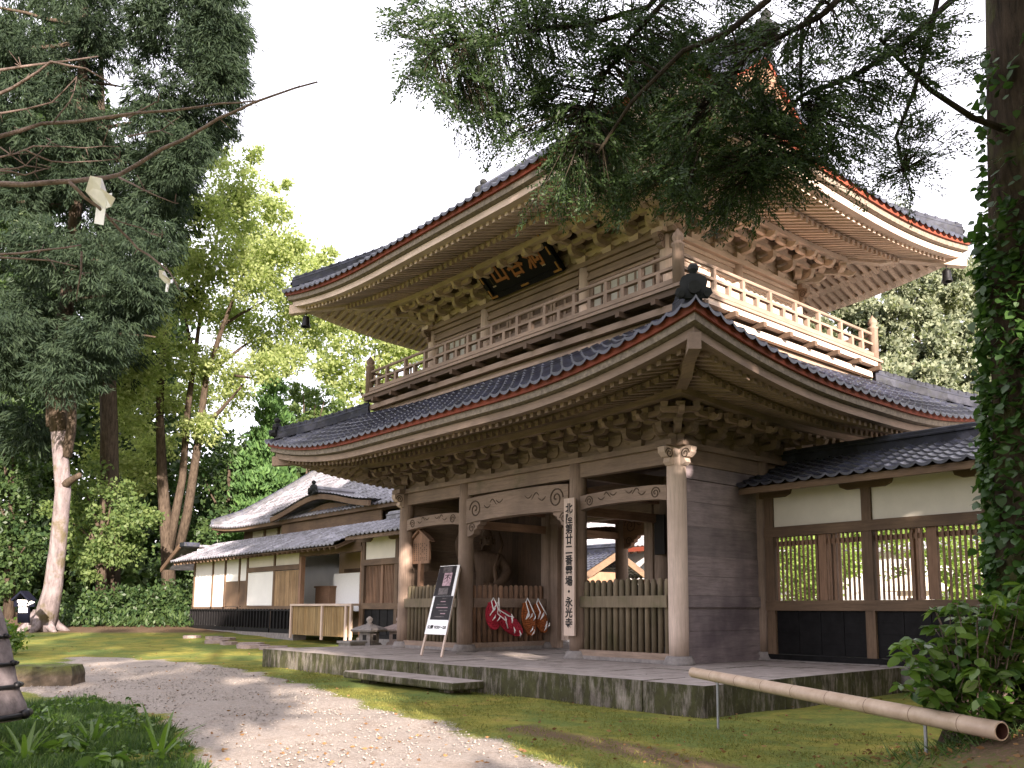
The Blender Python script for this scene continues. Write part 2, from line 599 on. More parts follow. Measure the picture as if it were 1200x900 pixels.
def text_obj(body, size, name, material, parent, M, depth=0.004, vertical=False, spacing=1.0, bold=0.0):
    c = bpy.data.curves.new('lettering', 'FONT')
    c.body = '\n'.join(body) if vertical else body
    c.size = size
    c.align_x = 'CENTER'; c.align_y = 'CENTER'
    c.space_line = spacing if vertical else 1.0
    c.extrude = depth
    c.offset = bold
    c.resolution_u = 2
    t = bpy.data.objects.new('lettering', c)
    COL.objects.link(t)
    bpy.context.view_layer.update()
    dg = bpy.context.evaluated_depsgraph_get()
    me = bpy.data.meshes.new_from_object(t.evaluated_get(dg))
    bpy.data.objects.remove(t); bpy.data.curves.remove(c)
    me.materials.clear()
    zc = np.zeros(len(me.vertices) * 3); me.vertices.foreach_get('co', zc)
    zc = zc.reshape(-1, 3)
    if vertical and len(zc):
        zc[:, 1] -= (zc[:, 1].max() + zc[:, 1].min()) / 2
    hom = np.c_[zc, np.ones(len(zc))] @ np.array(M).T
    me.vertices.foreach_set('co', hom[:, :3].astype(np.float32).ravel())
    me.update()
    return link(name, me, material, parent)


def plane_matrix(o, u, v):       # text x axis = u, y axis = v
    u = Vector(u).normalized(); v = Vector(v).normalized(); n = u.cross(v)
    m = Matrix.Identity(4)
    for i, c in enumerate((u, v, n)):
        for k in range(3):
            m[k][i] = c[k]
    for k in range(3):
        m[k][3] = o[k]
    return m


# ------------------------------------------------------------------ ground
def ground_z(x, y):
    x = np.asarray(x, float); y = np.asarray(y, float)
    s = -(x - CAM[0]) * 0.738 + (y - CAM[1]) * 0.674
    z = -0.41 + 0.47 * np.clip((s - 24) / 14, 0, 1) ** 1.3
    lft = np.clip((-x - 12) / 8, 0, 1)          # the rise belongs to the left and rear, the courtyard stays level
    z = np.where(y > 3.0, np.minimum(z, -0.1 + 0.25 * lft), z)
    bank = np.clip((s - 38.5) / 7, 0, 1.6) * np.clip((-x - 24) / 5, 0, 1)
    z = z + 0.42 * bank
    # root mound at the big tree by the right edge
    d2 = ((x - 7.75) / 1.15) ** 2 + ((y + 4.5) / 1.25) ** 2
    z = z + 0.52 * np.exp(-d2 * 0.8)
    z = z + 0.03 * np.exp(-(((x - 3.5) / 3) ** 2 + ((y + 5.0) / 1.5) ** 2))
    return z


def gz(x, y):
    return float(ground_z(x, y))


def in_poly(x, y, poly):
    ins = np.zeros(x.shape, bool)
    n = len(poly)
    for i in range(n):
        x1, y1 = poly[i]; x2, y2 = poly[(i + 1) % n]
        c = ((y1 > y) != (y2 > y)) & (x < (x2 - x1) * (y - y1) / (y2 - y1 + 1e-12) + x1)
        ins ^= c
    return ins


def ax(*parts):
    return np.unique(np.concatenate([np.arange(a, b, s) for a, b, s in parts]))


gx = ax((-600, -60, 30), (-60, -26, 0.8), (-26, 10, 0.16), (10, 30, 1.0), (30, 601, 30))
gy = ax((-600, -40, 30), (-40, -13, 1.2), (-13, 4, 0.16), (4, 30, 0.8), (30, 80, 5), (80, 601, 30))
GX, GY = np.meshgrid(gx, gy, indexing='ij')
GZ = ground_z(GX, GY)
near = (np.abs(GX + 8) < 19) & (np.abs(GY + 4.5) < 8.6)
wav = 0.012 * np.sin(GX * 2.1 + 1.3 * np.sin(GY * 1.7)) + 0.01 * np.sin(GY * 3.3 + np.sin(GX * 2.9))
GZ = GZ + np.where(near, wav, 0)
nx, ny = len(gx), len(gy)
idx = np.arange(nx * ny).reshape(nx, ny)
GF = np.stack([idx[:-1, :-1], idx[1:, :-1], idx[1:, 1:], idx[:-1, 1:]], -1).reshape(-1, 4)
gme = npmesh('ground', np.stack([GX, GY, GZ], -1).reshape(-1, 3), GF)
gravel_px = [(690, 930), (640, 893), (560, 862), (430, 829), (380, 808), (330, 796), (285, 785), (230, 777), (150, 771), (84, 770), (58, 790)]
gp = [tuple(at(x, y, 'z', -0.41)[:2]) for x, y in gravel_px]
gp += [(-8.5, -9.2), (-4.91, -7.9), (-2.35, -7.75), (0.4, -8.3), (2.0, -8.75), (3.2, -10.2), (8, -14), (11, -12), (6, -7.2)]
bx_, by_ = GX + 0.15 * np.sin(GY * 5), GY + 0.12 * np.sin(GX * 4)
m = np.zeros(GX.shape)
for dx in (-0.25, 0, 0.25):
    for dy in (-0.25, 0, 0.25):
        m += in_poly(bx_ + dx, by_ + dy, gp)
m /= 9
ss = -(GX - CAM[0]) * 0.738 + (GY - CAM[1]) * 0.674
dirt = np.clip((ss - 33) / 5, 0, 1) * (GY < 3)
dirt = np.maximum(dirt, 0.75 * np.exp(-(((GX - 7.6) / 1.5) ** 2 + ((GY + 4.6) / 1.4) ** 2)))
dirt = np.maximum(dirt, 0.62 * np.exp(-((GY + 5.0 + 0.12 * GX) / 0.5) ** 2) * (GX > 2))
sand = ((GY > 3.4) & (GX > -14) & (GX < 40) & (GY < 60)) * 1.0
zc = np.stack([m, dirt, sand, np.ones_like(m)], -1).reshape(-1, 4).astype(np.float32)
ca = gme.color_attributes.new('zones', 'FLOAT_COLOR', 'POINT')
ca.data.foreach_set('color', zc.ravel())
ground = link('ground', gme, M_GROUND, None, True)
tag(ground, kind='structure')

# ------------------------------------------------------------------ stone platform under the gate
PX0, PX1, PY0, PY1 = -10.35, 2.89, -2.93, 2.2
plat = empty('stone_platform', (-4, 0, -0.5), 'low mossy stone platform carrying the two storey gate', 'platform')
mb = MB()
# kerb stones in a row along the visible edges
e = PX0
while e < PX1 - 0.3:
    L_ = random.uniform(1.5, 2.3)
    b_ = min(e + L_, PX1)
    if PX1 - b_ < 0.8: b_ = PX1
    j = random.uniform(-.012, .012)
    mb.box(e + .004, b_ - .004, PY0 + j, PY0 + 0.42, -0.62, 0.0 + random.uniform(-.006, .006))
    e = b_
y_ = PY0 + 0.425
while y_ < PY1 - 0.2:
    b_ = min(y_ + random.uniform(1.3, 1.9), PY1)
    j = random.uniform(-.012, .012)
    mb.box(PX1 - 0.42, PX1 + j, y_ + .004, b_ - .004, -0.62, random.uniform(-.006, .006))
    y_ = b_
mb.box(PX0, PX0 + 0.42, PY0 + 0.425, 5.6, -0.62, -0.002)
mb.build('kerb_stone', M_PLAT, plat)
mb = MB()
px_ = PX0 + 0.425
while px_ < PX1 - 0.5:
    w_ = random.uniform(0.62, 0.85)
    py_ = PY0 + 0.425
    first = random.uniform(0.5, 1.0)
    while py_ < 5.6:
        l_ = first if py_ == PY0 + 0.425 else random.uniform(0.85, 1.15)
        mb.box(px_ + .004, min(px_ + w_, PX1 - 0.425) - .004, py_ + .004, min(py_ + l_, 5.6) - .004, -0.3, -0.004 + random.uniform(-.005, .004))
        py_ += l_
    px_ += w_
mb.build('paving', M_PLAT, plat)
st = MB().box(-5.1, -1.55, -3.64, -3.0, -0.33, -0.2).build('stepping_stone', M_PLAT)
for x0 in (-4.75, -2.2):
    MB().box(x0, x0 + .3, -3.45, -3.02, -.5, -.331).build('support_stone', M_PLAT, st)
bv = st.modifiers.new('bevel', 'BEVEL'); bv.width = 0.03; bv.segments = 2
tag(st, 'long flat stone step lying before the platform edge', 'step')

# ------------------------------------------------------------------ the gate
GX_ = [0.0, -2.55, -6.31, -8.87]
GY_ = [0.0, 2.5, 5.12]
GATE = (-4.435, 2.56, 0)
gate = empty('temple_gate', GATE, 'weathered two storey wooden temple gate with two tiled roofs', 'temple gate')


def spiral(c, u, w, r, turns, sgn=1, a0=0.0, n=26):
    c, u, w = Vector(c), Vector(u), Vector(w)
    out = []
    for i in range(n + 1):
        t = i / n
        a = a0 + sgn * turns * 2 * math.pi * t
        rr = r * (1 - t) ** 0.8 + 0.012
        out.append(c + u * rr * math.cos(a) + w * rr * math.sin(a))
    return out


def pillar(x, y, z0, z1, r, m, base=True, parent=gate):
    p = MB().lathe([(r * .985, z0 + 0.14), (r, z0 + 0.6), (r, z1 - 0.5), (r * .95, z1)], (x, y, 0), 20).build('pillar', m, parent, True)
    if base:
        MB().lathe([(.285, z0 - 0.02), (.285, z0 + .035), (.265, z0 + .05), (.245, z0 + .11), (.215, z0 + .15)], (x, y, 0), 20).build('base_stone', M_STONE, p, True)
    return p


for x in GX_:
    for y in GY_:
        pillar(x, y, 0, 3.8, 0.175, WOODS['palez'] if (x, y) == (0, 0) else WOODS['oldz'])


def beam(a, b, z0, z1, th, m, name='tie_beam', parent=gate):
    a, b = Vector((a[0], a[1], (z0 + z1) / 2)), Vector((b[0], b[1], (z0 + z1) / 2))
    return MB().bar(a, b, th, z1 - z0).build(name, m, parent)


# wall plate (flat board on the pillar heads) and head ties
xa, xb = GX_[-1], GX_[0]
ya, yb = GY_[0], GY_[-1]
for y in (ya, yb):
    beam((xa - .32, y), (xb + .32, y), 3.8, 3.9, .36, M_MOSSBEAM if y == 0 else WOODS['oldx'], 'wall_plate')
for x in (xa, xb):
    mb = MB().box(x - .18, x + .18, ya + .182, yb - .182, 3.8, 3.9)
    mb.box(x - .18, x + .18, ya - .34, ya - .182, 3.8, 3.9).box(x - .18, x + .18, yb + .182, yb + .34, 3.8, 3.9)
    mb.build('wall_plate', WOODS['oldy'], gate)
for y in GY_:
    for i in range(3):
        x1, x0 = GX_[i], GX_[i + 1]
        beam((x0 + .15, y), (x1 - .15, y), 3.52, 3.8, .17, M_MOSSBEAM if (y == 0 and i == 1) else WOODS['oldx'])
for x in GX_:
    for j in range(2):
        beam((x, GY_[j] + .15), (x, GY_[j + 1] - .15), 3.53, 3.8, .16, WOODS['oldy'])

# carved noses at the corner pillar heads
def nose(c, d, parent=gate, m=None, s=1.0, z1=3.79):
    c, d = Vector(c), Vector(d)
    side = Vector((-d.y, d.x, 0))
    poly = [(0.12, -.31), (.2, -.33), (.27, -.28), (.25, -.2), (.32, -.19), (.40, -.12), (.41, -.02), (.36, 0), (.12, 0)]
    poly = [(a * s, b * s) for a, b in poly]
    o = MB().prism(poly, c + Vector((0, 0, z1)), d, (0, 0, 1), side, .15 * s).build('carved_nose', m or WOODS['palez'], parent)
    for sg in (-1, 1):
        mb = MB()
        mb.tube(spiral(c + d * .27 * s + Vector((0, 0, z1 - .13 * s)) + side * sg * .076 * s, d, Vector((0, 0, 1)), .085 * s, 1.6), .011 * s, 5)
        mb.build('carved_scroll', M_CARVE, o)


for x, y, d in [(0, 0, (1, 0, 0)), (0, 0, (0, -1, 0)), (xa, 0, (-1, 0, 0)), (xa, 0, (0, -1, 0)), (0, yb, (1, 0, 0)), (0, yb, (0, 1, 0)), (xa, yb, (-1, 0, 0)), (xa, yb, (0, 1, 0))]:
    nose((x, y, 0), d)


# rainbow beams
def rainbow(p0, p1, zb, zt_, arch, th, m, face, scale=1.0, corbel=False):
    p0, p1 = Vector((p0[0], p0[1], 0)), Vector((p1[0], p1[1], 0))
    L_ = (p1 - p0).length
    u = (p1 - p0).normalized()
    w = Vector((0, 0, 1))
    d = u.cross(w)
    n = 12
    bot = []; top = []
    for i in range(n + 1):
        t = i / n
        s_ = math.sin(math.pi * t) ** 0.55
        bot.append((t * L_, zb + arch * s_))
        top.append((t * L_, zt_ + arch * 0.75 * s_))
    o = MB().prism(bot + top[::-1], p0, u, w, d, th).build('rainbow_beam', m, gate)
    mb = MB()
    h = zt_ - zb
    f = Vector(face).normalized() * (th / 2 + .002)
    for s0, dr in ((0.26 * scale, 1), (L_ - 0.26 * scale, -1)):
        cc = p0 + u * s0 + w * (zb + h * .52 + arch * .2) + f
        mb.tube(spiral(cc, u * -dr, w, h * .36, 1.75, 1 if dr > 0 else 1), .013 * scale, 5)
        for k in range(3):
            c2 = cc + u * dr * (.24 + .16 * k) * scale + w * (.05 + .03 * k) * scale
            mb.tube([c2 + u * dr * .09 * scale * (t / 8) * 2 + w * .05 * scale * math.sin(t / 8 * math.pi * (1.4 if k % 2 else 1)) * (1 if k % 2 else -1) for t in range(9)], [.006, .011, .014, .014, .013, .012, .01, .008, .004], 5)
    mb.build('carved_scroll', M_CARVE, o)
    if corbel:
        for s0, dr in ((0, 1), (L_, -1)):
            poly = [(0, 0), (.5, 0), (.47, -.06), (.38, -.09), (.36, -.15), (.27, -.18), (.24, -.26), (.14, -.30), (0, -.32)]
            c = MB().prism([(a * dr, b) for a, b in poly], p0 + u * s0 + w * (zb + .03), u, w, d, th * .7).build('corbel', m, gate)
            mbc = MB()
            mbc.tube(spiral(p0 + u * (s0 + dr * .17) + w * (zb - .1) + f * .71, u * dr, w, .1, 1.5), .012, 5)
            mbc.build('carved_scroll', M_CARVE, c)
    return o


FR = (0, -1, 0)
rainbow((GX_[1] + .16, 0), (GX_[0] - .16, 0), 2.87, 3.14, .06, .19, WOODS['oldx'], FR)
rainbow((GX_[3] + .16, 0), (GX_[2] - .16, 0), 2.87, 3.14, .06, .19, WOODS['oldx'], FR)
rainbow((GX_[2] + .16, 0), (GX_[1] - .16, 0), 2.86, 3.42, .07, .26, WOODS['oldx'], FR, 1.35, True)
for i in range(3):
    rainbow((GX_[i + 1] + .16, yb), (GX_[i] - .16, yb), 2.83, 3.15 if i != 1 else 3.4, .06, .2, WOODS['redx'], FR, 1.0, i == 1)
for x in GX_[1:3]:
    for j in range(2):
        beam((x, GY_[j] + .15), (x, GY_[j + 1] - .15), 2.79, 2.97, .15, WOODS['redy'])
        beam((x, GY_[j] + .15), (x, GY_[j + 1] - .15), 3.2, 3.34, .14, WOODS['redy'])

# ceilings inside
mb = MB()
for i in range(24):
    y0 = ya + .2 + i * (yb - ya - .4) / 24
    mb.box(xa + .2, xb - .2, y0 + .003, y0 + (yb - ya - .4) / 24 - .003, 3.94, 3.97)
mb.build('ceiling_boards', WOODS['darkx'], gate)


# plank walls
def plank_side(x, y0, y1, sg, m, rails=True):
    o = MB()
    zs = [.1, .5, .97] if rails else [.1, .5, .97]
    for a, b in ((.1, .56), (.565, .975), (1.19, 1.53), (1.535, 1.90), (1.905, 2.42), (2.425, 2.86), (2.865, 3.26)):
        j = random.uniform(-.006, .006)
        o.box(x - .03 + j, x + .03 + j, y0, y1, a, b)
    w = o.build('plank_wall', m, gate)
    for a, b, pr in ((.0, .1, .07), (.98, 1.185, .065), (3.27, 3.525, .05)):
        MB().box(x - pr, x + pr, y0, y1, a + .001, b - .001).build('rail', M_PLANK if m == M_PLANK else WOODS['oldy'], w)
    return w


plank_side(0, GY_[0] + .15, GY_[1] - .15, 1, M_PLANK)
plank_side(xa, GY_[0] + .15, GY_[1] - .15, -1, WOODS['oldy'])
plank_side(xa, GY_[1] + .15, GY_[2] - .15, -1, WOODS['oldy'])
for a, b in ((GX_[1], GX_[0]), (GX_[3], GX_[2])):
    mb = MB()
    k = 9
    for i in range(k):
        x0 = a + .15 + (b - a - .3) * i / k
        mb.box(x0 + .003, x0 + (b - a - .3) / k - .003, 2.47, 2.53, 0.02, 3.5)
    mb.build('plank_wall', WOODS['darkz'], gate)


# picket fences
def pickets(p0, p1, out, m=M_PICKET):
    p0, p1, out = Vector((*p0, 0)), Vector((*p1, 0)), Vector((*out, 0))
    L_ = (p1 - p0).length
    u = (p1 - p0).normalized()
    n = int(L_ / .152)
    mb = MB()
    for i in range(n):
        c = p0 + u * (i + .5) * L_ / n
        h = 1.5 + random.uniform(-.018, .018)
        r = .056 + random.uniform(-.006, .004)
        mb.lathe([(r, .17), (r * .97, h - .06), (r * .8, h - .02), (r * .35, h)], (c.x, c.y, 0), 8)
    o = mb.build('picket_fence', m, gate, True)
    q = out * .09
    MB().bar(p0 + q + Vector((0, 0, 1.085)), p1 + q + Vector((0, 0, 1.085)), .06, .21).build('rail', M_PICKET if m == M_PICKET else WOODS['oldx'], o)
    MB().bar(p0 - u * .06 + out * .02 + Vector((0, 0, .125)), p1 + u * .06 + out * .02 + Vector((0, 0, .125)), .17, .11).build('sill', WOODS['oldx'], o)
    MB().bar(p0 + Vector((0, 0, .035)), p1 + Vector((0, 0, .035)), .22, .068).build('foot_board', M_STONE, o)
    return o


pickets((GX_[1] + .17, 0), (GX_[0] - .17, 0), (0, -1))
pickets((GX_[3] + .17, 0), (GX_[2] - .17, 0), (0, -1))
pickets((GX_[2], .17), (GX_[2], 2.33), (1, 0), WOODS['redz'])
pickets((GX_[1], .17), (GX_[1], 2.33), (-1, 0))

# door jambs, lintel and the two open door leaves in the middle row
for sx, x in ((1, GX_[2]), (-1, GX_[1])):
    MB().box(min(x + sx * .2, x + sx * .45), max(x + sx * .2, x + sx * .45), 2.4, 2.6, 0.02, 3.0).build('door_jamb', WOODS['oldz'], gate)
    x0, x1 = sorted((x + sx * .46, x + sx * .53))
    if sx < 0:
        continue
    d = MB().box(x0, x1, 2.62, 2.78, .22, 2.9).build('door_leaf', WOODS['redz'], gate)
    f = MB()
    for zz in (.3, 2.62):
        for yy in (2.7,):
            f.lathe([(.05, -.03), (.05, .03)], (0, 0, 0), 8) if False else f.tube([(x0 - .012, yy, zz), (x1 + .012, yy, zz)], .045, 8)
    f.build('door_stud', M_IRON, d)
    # edge board of the leaf, sunlight put into its pale wood colour
    MB().box(x0 + (.012 if sx > 0 else -.1), x1 + (.1 if sx > 0 else -.012), 2.52, 2.615, .2, 2.92).build('door_stile', WOODS['palez'], d)
MB().box(GX_[2] + .2, GX_[1] - .2, 2.38, 2.62, 3.0, 3.3).build('lintel', WOODS['oldx'], gate)
bd = MB().box(GX_[1] + .02, GX_[1] + .3, 2.22, 2.26, 2.1, 2.95).build('small_board', M_INK, gate)


# bracket sets
def bracket_mesh(P=.85, hB=.45, big=1.0):
    mb = MB()
    # bearing block
    a, b, h = .11 * big, .155 * big, .13
    mb.hexa([(x * (b if z else a), y * (b if z else a), z * h) for x in (-1, 1) for y in (-1, 1) for z in (0, 1)])

    def arm(c, u, L0, L1, z0, z1, w):
        h_ = z1 - z0
        r = h_ * .95
        pts = []
        for (Lx, s) in ((L1, 1), (L0, -1)):
            arc = [(s * (Lx - r * (1 - math.sin(t)) if False else s * 0) , 0)] if False else []
            for k in range(5):
                t = k / 4 * math.pi / 2
                arc.append((s * (Lx - r + r * math.sin(t)), z0 + r - r * math.cos(t)))
            arc.append((s * Lx, z1))
            pts.append(arc)
        poly = pts[0] + pts[1][::-1]
        u = Vector(u)
        mb.prism(poly, c, u, (0, 0, 1), (-u.y, u.x, 0), w)

    def blk(x, y, z, s=.085, h=.085):
        a_ = s * .72
        mb.hexa([(x + i * (s if k else a_), y + j * (s if k else a_), z + k * h) for i in (-1, 1) for j in (-1, 1) for k in (0, 1)])
    z1a, z1b = .115, .235
    arm((0, 0, 0), (1, 0, 0), .40, .40, z1a, z1b, .115)
    arm((0, 0, 0), (0, -1, 0), .12, .46, z1a + .002, z1b + .002, .112)
    for x in (-.33, 0, .33):
        blk(x, 0, z1b)
    blk(0, -.40, z1b)
    z2a, z2b = .30, .40
    arm((0, -.40, 0), (1, 0, 0), .38, .38, z2a, z2b, .105)
    arm((0, 0, 0), (0, -1, 0), .1, P - .02, z2a + .003, z2b + .003, .1)
    arm((0, 0, 0), (1, 0, 0), .42, .42, z2a + .001, z2b + .001, .10)
    for x in (-.3, .3):
        blk(x, -.40, z2b, .075, .07)
    blk(0, -P + .08, z2b, .08, hB - z2b + .03)
    for x in (-.27, .27):
        blk(x, -P + .08, z2b + .0, .065, hB - z2b + .03)
    arm((0, -P + .08, 0), (1, 0, 0), .34, .34, z2b - .075, z2b + .012, .09)
    # curling tail nose
    poly = [(P - .1, z2a + .02), (P + .05, z2a - .05), (P + .15, z2a - .02), (P + .2, z2a + .06), (P + .13, z2a + .04), (P + .08, z2b - .01), (P - .1, z2b)]
    mb.prism(poly, (0, 0, 0), (0, -1, 0), (0, 0, 1), (1, 0, 0), .09)
    me = bpy.data.meshes.new('bracket_set')
    me.from_pydata(mb.v, [], mb.f)
    return me


def place_brackets(me, m, zb, x0, x1, y0, y1, bays_x, bays_y, faces='frbl'):
    me.materials.append(m)
    pos = []
    for f in faces:
        if f in 'fb':
            for x in bays_x:
                pos.append((x, y0 if f == 'f' else y1, 0 if f == 'f' else math.pi))
        else:
            for y in bays_y:
                pos.append((x1 if f == 'r' else x0, y, math.pi / 2 if f == 'r' else -math.pi / 2))
    for x, y, a in ((x1, y0, math.pi / 4), (x0, y0, -math.pi / 4), (x1, y1, 3 * math.pi / 4), (x0, y1, -3 * math.pi / 4)):
        pos.append((x, y, a))
    for x, y, a in pos:
        o = bpy.data.objects.new('bracket_set', me)
        COL.objects.link(o)
        o.location = (x, y, zb); o.rotation_euler = (0, 0, a)
        diag = abs(abs(math.sin(a)) - math.sin(math.pi / 4)) < .01
        if diag:
            o.scale = (1, 1.35, 1)
        o.parent = gate
        o.matrix_parent_inverse = Matrix.Translation(Vector(GATE)).inverted()


def bays(ps, n):
    out = []
    for i in range(len(ps) - 1):
        for k in range(n[i]):
            out.append(ps[i] + (ps[i + 1] - ps[i]) * k / n[i])
    return out + [ps[-1]]


low_x = bays(GX_, [3, 4, 3])
low_y = bays(GY_, [3, 3])
place_brackets(bracket_mesh(.82, .46), WOODS['oldx'], 3.9, xa, xb, ya, yb, low_x, low_y)
# small wall between the lower brackets
for y in (ya, yb):
    MB().box(xa, xb, y - .03, y + .03, 3.9, 4.75).build('bracket_wall', WOODS['oldx'], gate)
for x in (xa, xb):
    MB().box(x - .031, x + .031, ya + .03, yb - .03, 3.9, 4.75).build('bracket_wall', WOODS['oldy'], gate)


# ------------------------------------------------------------------ roofs with curved eaves
class Roof:
    def __init__(s, x0, x1, y0, y1, E, zt, lift, slope, quad):
        s.x0, s.x1, s.y0, s.y1, s.E, s.zt, s.lf, s.a, s.b = x0, x1, y0, y1, E, zt, lift, slope, quad
        cx, cy = (x0 + x1) / 2, (y0 + y1) / 2
        s.sides = {'f': (Vector((cx, y0, 0)), Vector((1, 0, 0)), Vector((0, -1, 0)), (x1 - x0) / 2),
                   'r': (Vector((x1, cy, 0)), Vector((0, 1, 0)), Vector((1, 0, 0)), (y1 - y0) / 2),
                   'b': (Vector((cx, y1, 0)), Vector((-1, 0, 0)), Vector((0, 1, 0)), (x1 - x0) / 2),
                   'l': (Vector((x0, cy, 0)), Vector((0, -1, 0)), Vector((-1, 0, 0)), (y1 - y0) / 2)}

    def lift(s, side, t, o):
        hw = s.sides[side][3]
        q = max(0.0, 1 - (hw + o - abs(t)) / 4.5)
        return s.lf * q ** 2.1 * max(0, min(1.02, o / s.E)) ** 1.1

    def P(s, side, t, o, z, lifted=1.0):
        c, u, d, hw = s.sides[side]
        p = c + u * t + d * o
        return Vector((p.x, p.y, z + s.lift(side, t, o) * lifted))

    def ztile(s, d):
        return s.zt + s.a * d + s.b * d * d

    def band(s, side, o0, o1, z00, z01, z10, z11, mb, n=34):
        """a curved board along the eave between offsets o0 < o1, mitred at the hips"""
        hw = s.sides[side][3]
        rows = []
        for i in range(n + 1):
            f = -1 + 2 * i / n
            f = math.copysign(abs(f) ** 0.8, f)
            rows.append([s.P(side, f * (hw + o0), o0, z00), s.P(side, f * (hw + o1), o1, z10),
                         s.P(side, f * (hw + o1), o1, z11), s.P(side, f * (hw + o0), o0, z01), s.P(side, f * (hw + o0), o0, z00)])
        mb.grid(rows)


def roof_tiles(r, side, dmax, S_of, mb, tw=.27, course=.235, o_edge=.06):
    """pantiles laid in courses on one side; dmax is the inset where they stop"""
    hw = r.sides[side][3]
    SPT = 6
    smax = hw + r.E + o_edge
    ncol = int(2 * smax / tw)
    tw = 2 * smax / ncol
    svals = np.linspace(-smax, smax, ncol * SPT + 1)
    ph = (np.arange(ncol * SPT + 1) % SPT) / SPT
    prof = 0.024 - 0.052 * np.sin(math.pi * ph) ** 0.75
    nc = max(2, int(round((dmax + o_edge) / course)))
    rows = []

    def row(d, dz, drop=None):
        o = r.E - d
        sm = S_of(d) if d > 0 else hw + o
        out = []
        for sv, pv in zip(svals, prof):
            t = max(-sm, min(sm, sv))
            z = r.ztile(max(d, -o_edge)) + dz + pv
            if drop is not None:
                z = r.ztile(d) + dz - drop + pv * 1.25
            out.append(r.P(side, t, o, z))
        return out
    rows.append(row(-o_edge, 0.04, 0.045))
    for k in range(nc):
        d0 = -o_edge + (dmax + o_edge) * k / nc
        d1 = -o_edge + (dmax + o_edge) * (k + 1) / nc
        rows.append(row(d0, 0.046))
        rows.append(row(d1, 0.016))
    mb.grid(rows)


def sided(r, name, mats, parent, fn):
    for side, m in zip('frbl', mats):
        mb = MB(); fn(side, mb)
        mb.build(name, m, parent)


def soffit(r, parent, flyo, baseo, sl, tone, n_single):
    """boards and rafters under an eave: red fascia, shingle edge, pale eave board, two tiers of rafters, purlin"""
    E, zt = r.E, r.zt
    WX, WY = WOODS[tone + 'x'], WOODS[tone + 'y']
    mats = [WX, WY, WX, WY]
    sided(r, 'red_fascia', [M_FASCIA] * 4, parent, lambda sd, mb: r.band(sd, E - .09, E - .01, zt - .125, zt - .0, zt - .125, zt - .0, mb))
    sided(r, 'layered_edge', [M_SHINGLE] * 4, parent, lambda sd, mb: r.band(sd, E - .26, E - .06, zt - .265, zt - .127, zt - .24, zt - .127, mb))
    sided(r, 'eave_board', mats, parent, lambda sd, mb: r.band(sd, E - .46, E - .16, zt - .385, zt - .268, zt - .40, zt - .268, mb))
    # rafters
    tip, kio = E - .33, flyo
    zf = zt - .47          # underside of a flying rafter at its tip
    zk = zf + sl * (tip - kio)
    zb = zk - .15           # underside of base rafter at its tip
    w, h = .085, .10
    singles = []; rest = MB(); jobs = []
    sp = .195
    for side in 'frbl':
        c, u, d, hw = r.sides[side]
        n = int((hw + tip - .12) / sp)
        for i in range(-n, n + 1):
            t = i * sp
            st = max(0.0, abs(t) - hw)
            for tier, (oo, zz, oi) in enumerate(((tip, zf, kio - .12), (kio + .1, zb - .02, 0.02))):
                lo = max(oi, st + .06)
                if oo - lo < .12:
                    continue
                v = []
                for tt in (t - w / 2, t + w / 2):
                    for o_ in (lo, oo):
                        z_ = zz + sl * (oo - o_)
                        for k in (0, 1):
                            v.append(r.P(side, tt, o_, z_ + k * h))
                jobs.append((side, tier, v))
    want = {'r': 0, 'f': 1}
    ranked = sorted(range(len(jobs)), key=lambda j: (jobs[j][1], (Vector(jobs[j][2][0]) - Vector(CAM)).length if jobs[j][0] in want else 1e3))
    pick = set(ranked[:n_single])
    for j, (side, tier, v) in enumerate(jobs):
        if j in pick:
            MB().hexa(v).build('rafter', mats['frbl'.index(side)], parent)
        else:
            rest.hexa(v)
    o = rest.build('rafters', mats[0], parent)
    tag(o, kind='stuff')
    # boards above the rafters
    def brd(sd, mb):
        hw = r.sides[sd][3]
        rows = []
        for i in range(31):
            f = -1 + 2 * i / 30
            rows.append([r.P(sd, f * (hw + tip), tip, zf + h + .004), r.P(sd, f * (hw + kio), kio, zk + h + .004)])
        mb.grid(rows)
        rows = []
        ob = kio + .1
        for i in range(31):
            f = -1 + 2 * i / 30
            rows.append([r.P(sd, f * (hw + ob), ob, zb - .02 + h + .004), r.P(sd, f * (hw + 0), 0, zb - .02 + sl * ob + h + .004)])
        mb.grid(rows)
    sided(r, 'soffit_boards', mats, parent, brd)
    sided(r, 'rafter_bearer', mats, parent, lambda sd, mb: r.band(sd, kio - .04, kio + .06, zk - .092, zk - .002, zk - .092, zk - .002, mb))
    op = .82
    zp = zb - .02 + sl * (kio + .1 - op)
    sided(r, 'eave_purlin', mats, parent, lambda sd, mb: r.band(sd, op - .07, op + .07, zp - .145, zp - .006, zp - .145, zp - .006, mb))
    # hip rafters at the corners
    for sd, sg in (('f', 1), ('f', -1), ('b', 1), ('b', -1)):
        hw = r.sides[sd][3]
        pts = []
        for k in range(9):
            o_ = (E - .12) * k / 8
            zz = zb - .1 + sl * (kio + .1 - o_) if o_ < kio else zf - .09 + sl * (tip - o_)
            pts.append(r.P(sd, sg * (hw + o_), o_, zz))
        MB().sweep([(-.09, 0), (.09, 0), (.09, .24), (-.09, .24)], pts).build('hip_rafter', mats[0], parent)
    return zp


